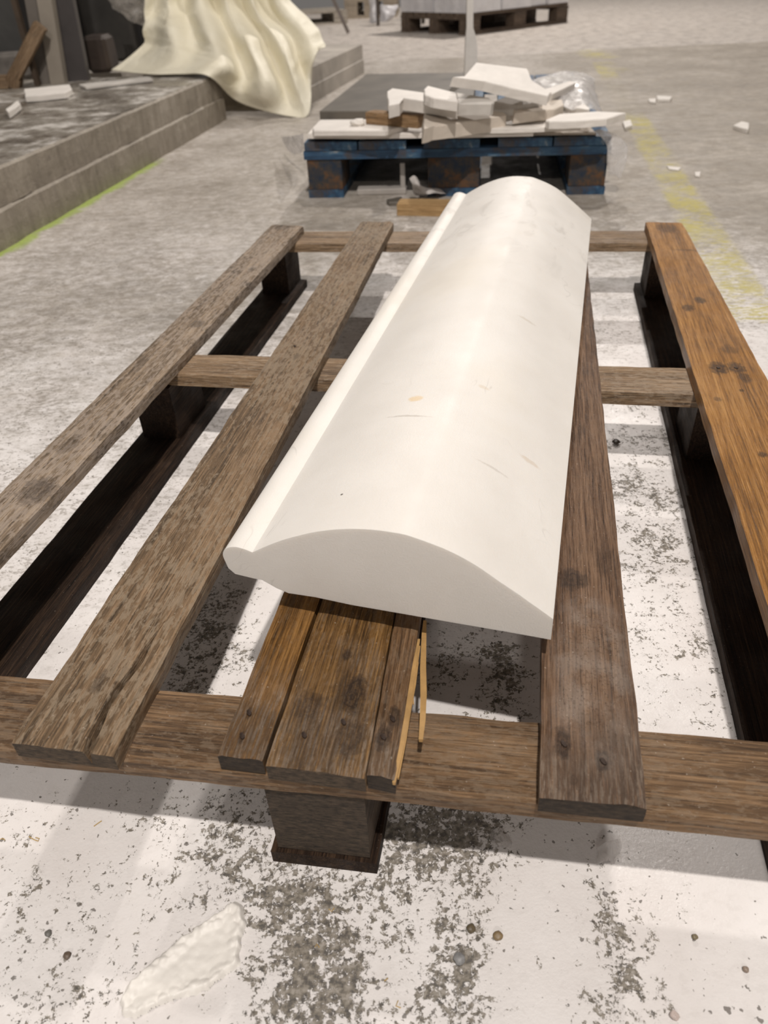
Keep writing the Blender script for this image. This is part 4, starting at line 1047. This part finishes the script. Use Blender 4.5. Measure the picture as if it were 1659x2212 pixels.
for j in range(ny_+1):
    for i in range(nx_+1):
        x, y = x0+i*st, y0+j*st; d_e = inside(x, y)+.0015*nz(x*200, y*200)
        if d_e < -.0012: continue
        ci, cj = int(x//.0052), int(y//.0052); bst = 9; hh = 0
        for a_ in (-1, 0, 1):
            for b_ in (-1, 0, 1):
                qx, qy, qh = cellpt(ci+a_, cj+b_); dd = math.hypot(x-qx, y-qy)
                if dd < bst: bst = dd; hh = qh
        edge = sstep(-.0012, .002, d_e)
        z_ = -.0004+edge*(.0026+.0022*sstep(.012, .0, d_e)*.5+.0021*hh*math.sqrt(max(0, 1-(bst/.0036)**2))*(.22+.78*sstep(.011, .003, d_e))+.0007*nz(x*150, y*150))
        idx[(i, j)] = len(vv); vv.append((x, y, z_))
for (i, j) in list(idx):
    q = [(i, j), (i+1, j), (i+1, j+1), (i, j+1)]
    if all(k in idx for k in q): ff.append(tuple(idx[k] for k in q))
bs = Vector((sum(v[0] for v in vv)/len(vv), sum(v[1] for v in vv)/len(vv), 0))
me = bpy.data.meshes.new('crust'); me.from_pydata([(v[0]-bs.x, v[1]-bs.y, v[2]) for v in vv], [], ff); me.update()
co_ = link('slurry_crust', me, plain('cream_slurry', (.80, .77, .72), .5, .06, 40, .2, .001), None, bs, 0, True)
tag(co_, 'lumpy raised plate of cream dried slurry on the white floor at lower left', 'crust')
# crumpled clear scrap
M['clear'] = film_mat('glossy_clear_scrap', .30, (.75, .72, .70))
sheet('plastic_scrap', [fz([(1290, 1832, .004), (1310, 1818, .012), (1338, 1812, .006)]), fz([(1295, 1845, .003), (1318, 1832, .010), (1342, 1835, .003)]), fz([(1292, 1868, .003), (1308, 1860, .009), (1322, 1862, .003)])], 8, 8, M['clear'],
      'crumpled clear plastic scrap on the wet floor below the right deck board', 'plastic scrap', wr_(.003), .0004)
sheet('plastic_scrap', [fz([(1062, 1792, .003), (1075, 1790, .006), (1085, 1800, .003)]), fz([(1060, 1810, .002), (1080, 1808, .005), (1105, 1822, .002)]), fz([(1065, 1830, .002), (1085, 1828, .004), (1100, 1834, .002)])], 8, 8, M['clear'],
      'faint clear plastic scrap in the pallet shadow right of the centre block', 'plastic scrap', wr_(.002), .0004)
# wood shavings
sh = plain('yellow_shaving', (.50, .34, .12), .6, .2, 100)
for k, l in enumerate([[(62, 1806), (72, 1812), (82, 1816), (84, 1810), (76, 1808)], [(202, 1784), (210, 1778), (219, 1772)], [(0, 1812), (6, 1810), (10, 1814)], [(710, 1962), (716, 1968), (722, 1960)], [(680, 2045), (684, 2038), (690, 2046)], [(860, 2160), (855, 2172), (866, 2176)], [(830, 2118), (838, 2112)]]):
    P_ = [at(x, y, .0012) for x, y in l]; vv, ff = [], []
    for i, p in enumerate(P_):
        d_v = (P_[min(i+1, len(P_)-1)]-P_[max(i-1, 0)]).normalized(); sd = d_v.cross(Vector((0, 0, 1)))*.00035
        vv += [p+sd-P_[0], p-sd-P_[0], p-sd*.4+Vector((0, 0, .0005))-P_[0]]
    for i in range(len(P_)-1):
        for q in range(3): ff.append((i*3+q, i*3+(q+1) % 3, i*3+3+(q+1) % 3, i*3+3+q))
    o = link('wood_shaving', mesh('shaving', vv, ff), sh, None, P_[0]-Vector((0, 0, .0008)))
    tag(o, 'fine yellow wood shaving on the white floor, '+['looped one below the left board end', 'straight one right of the looped one', 'short one at the left frame edge', 'upper one in the central grit', 'lower one in the central grit', 'one at the bottom edge right of centre', 'tiny one above the bottom edge one'][k], 'wood shaving', 'wood shavings on the floor')
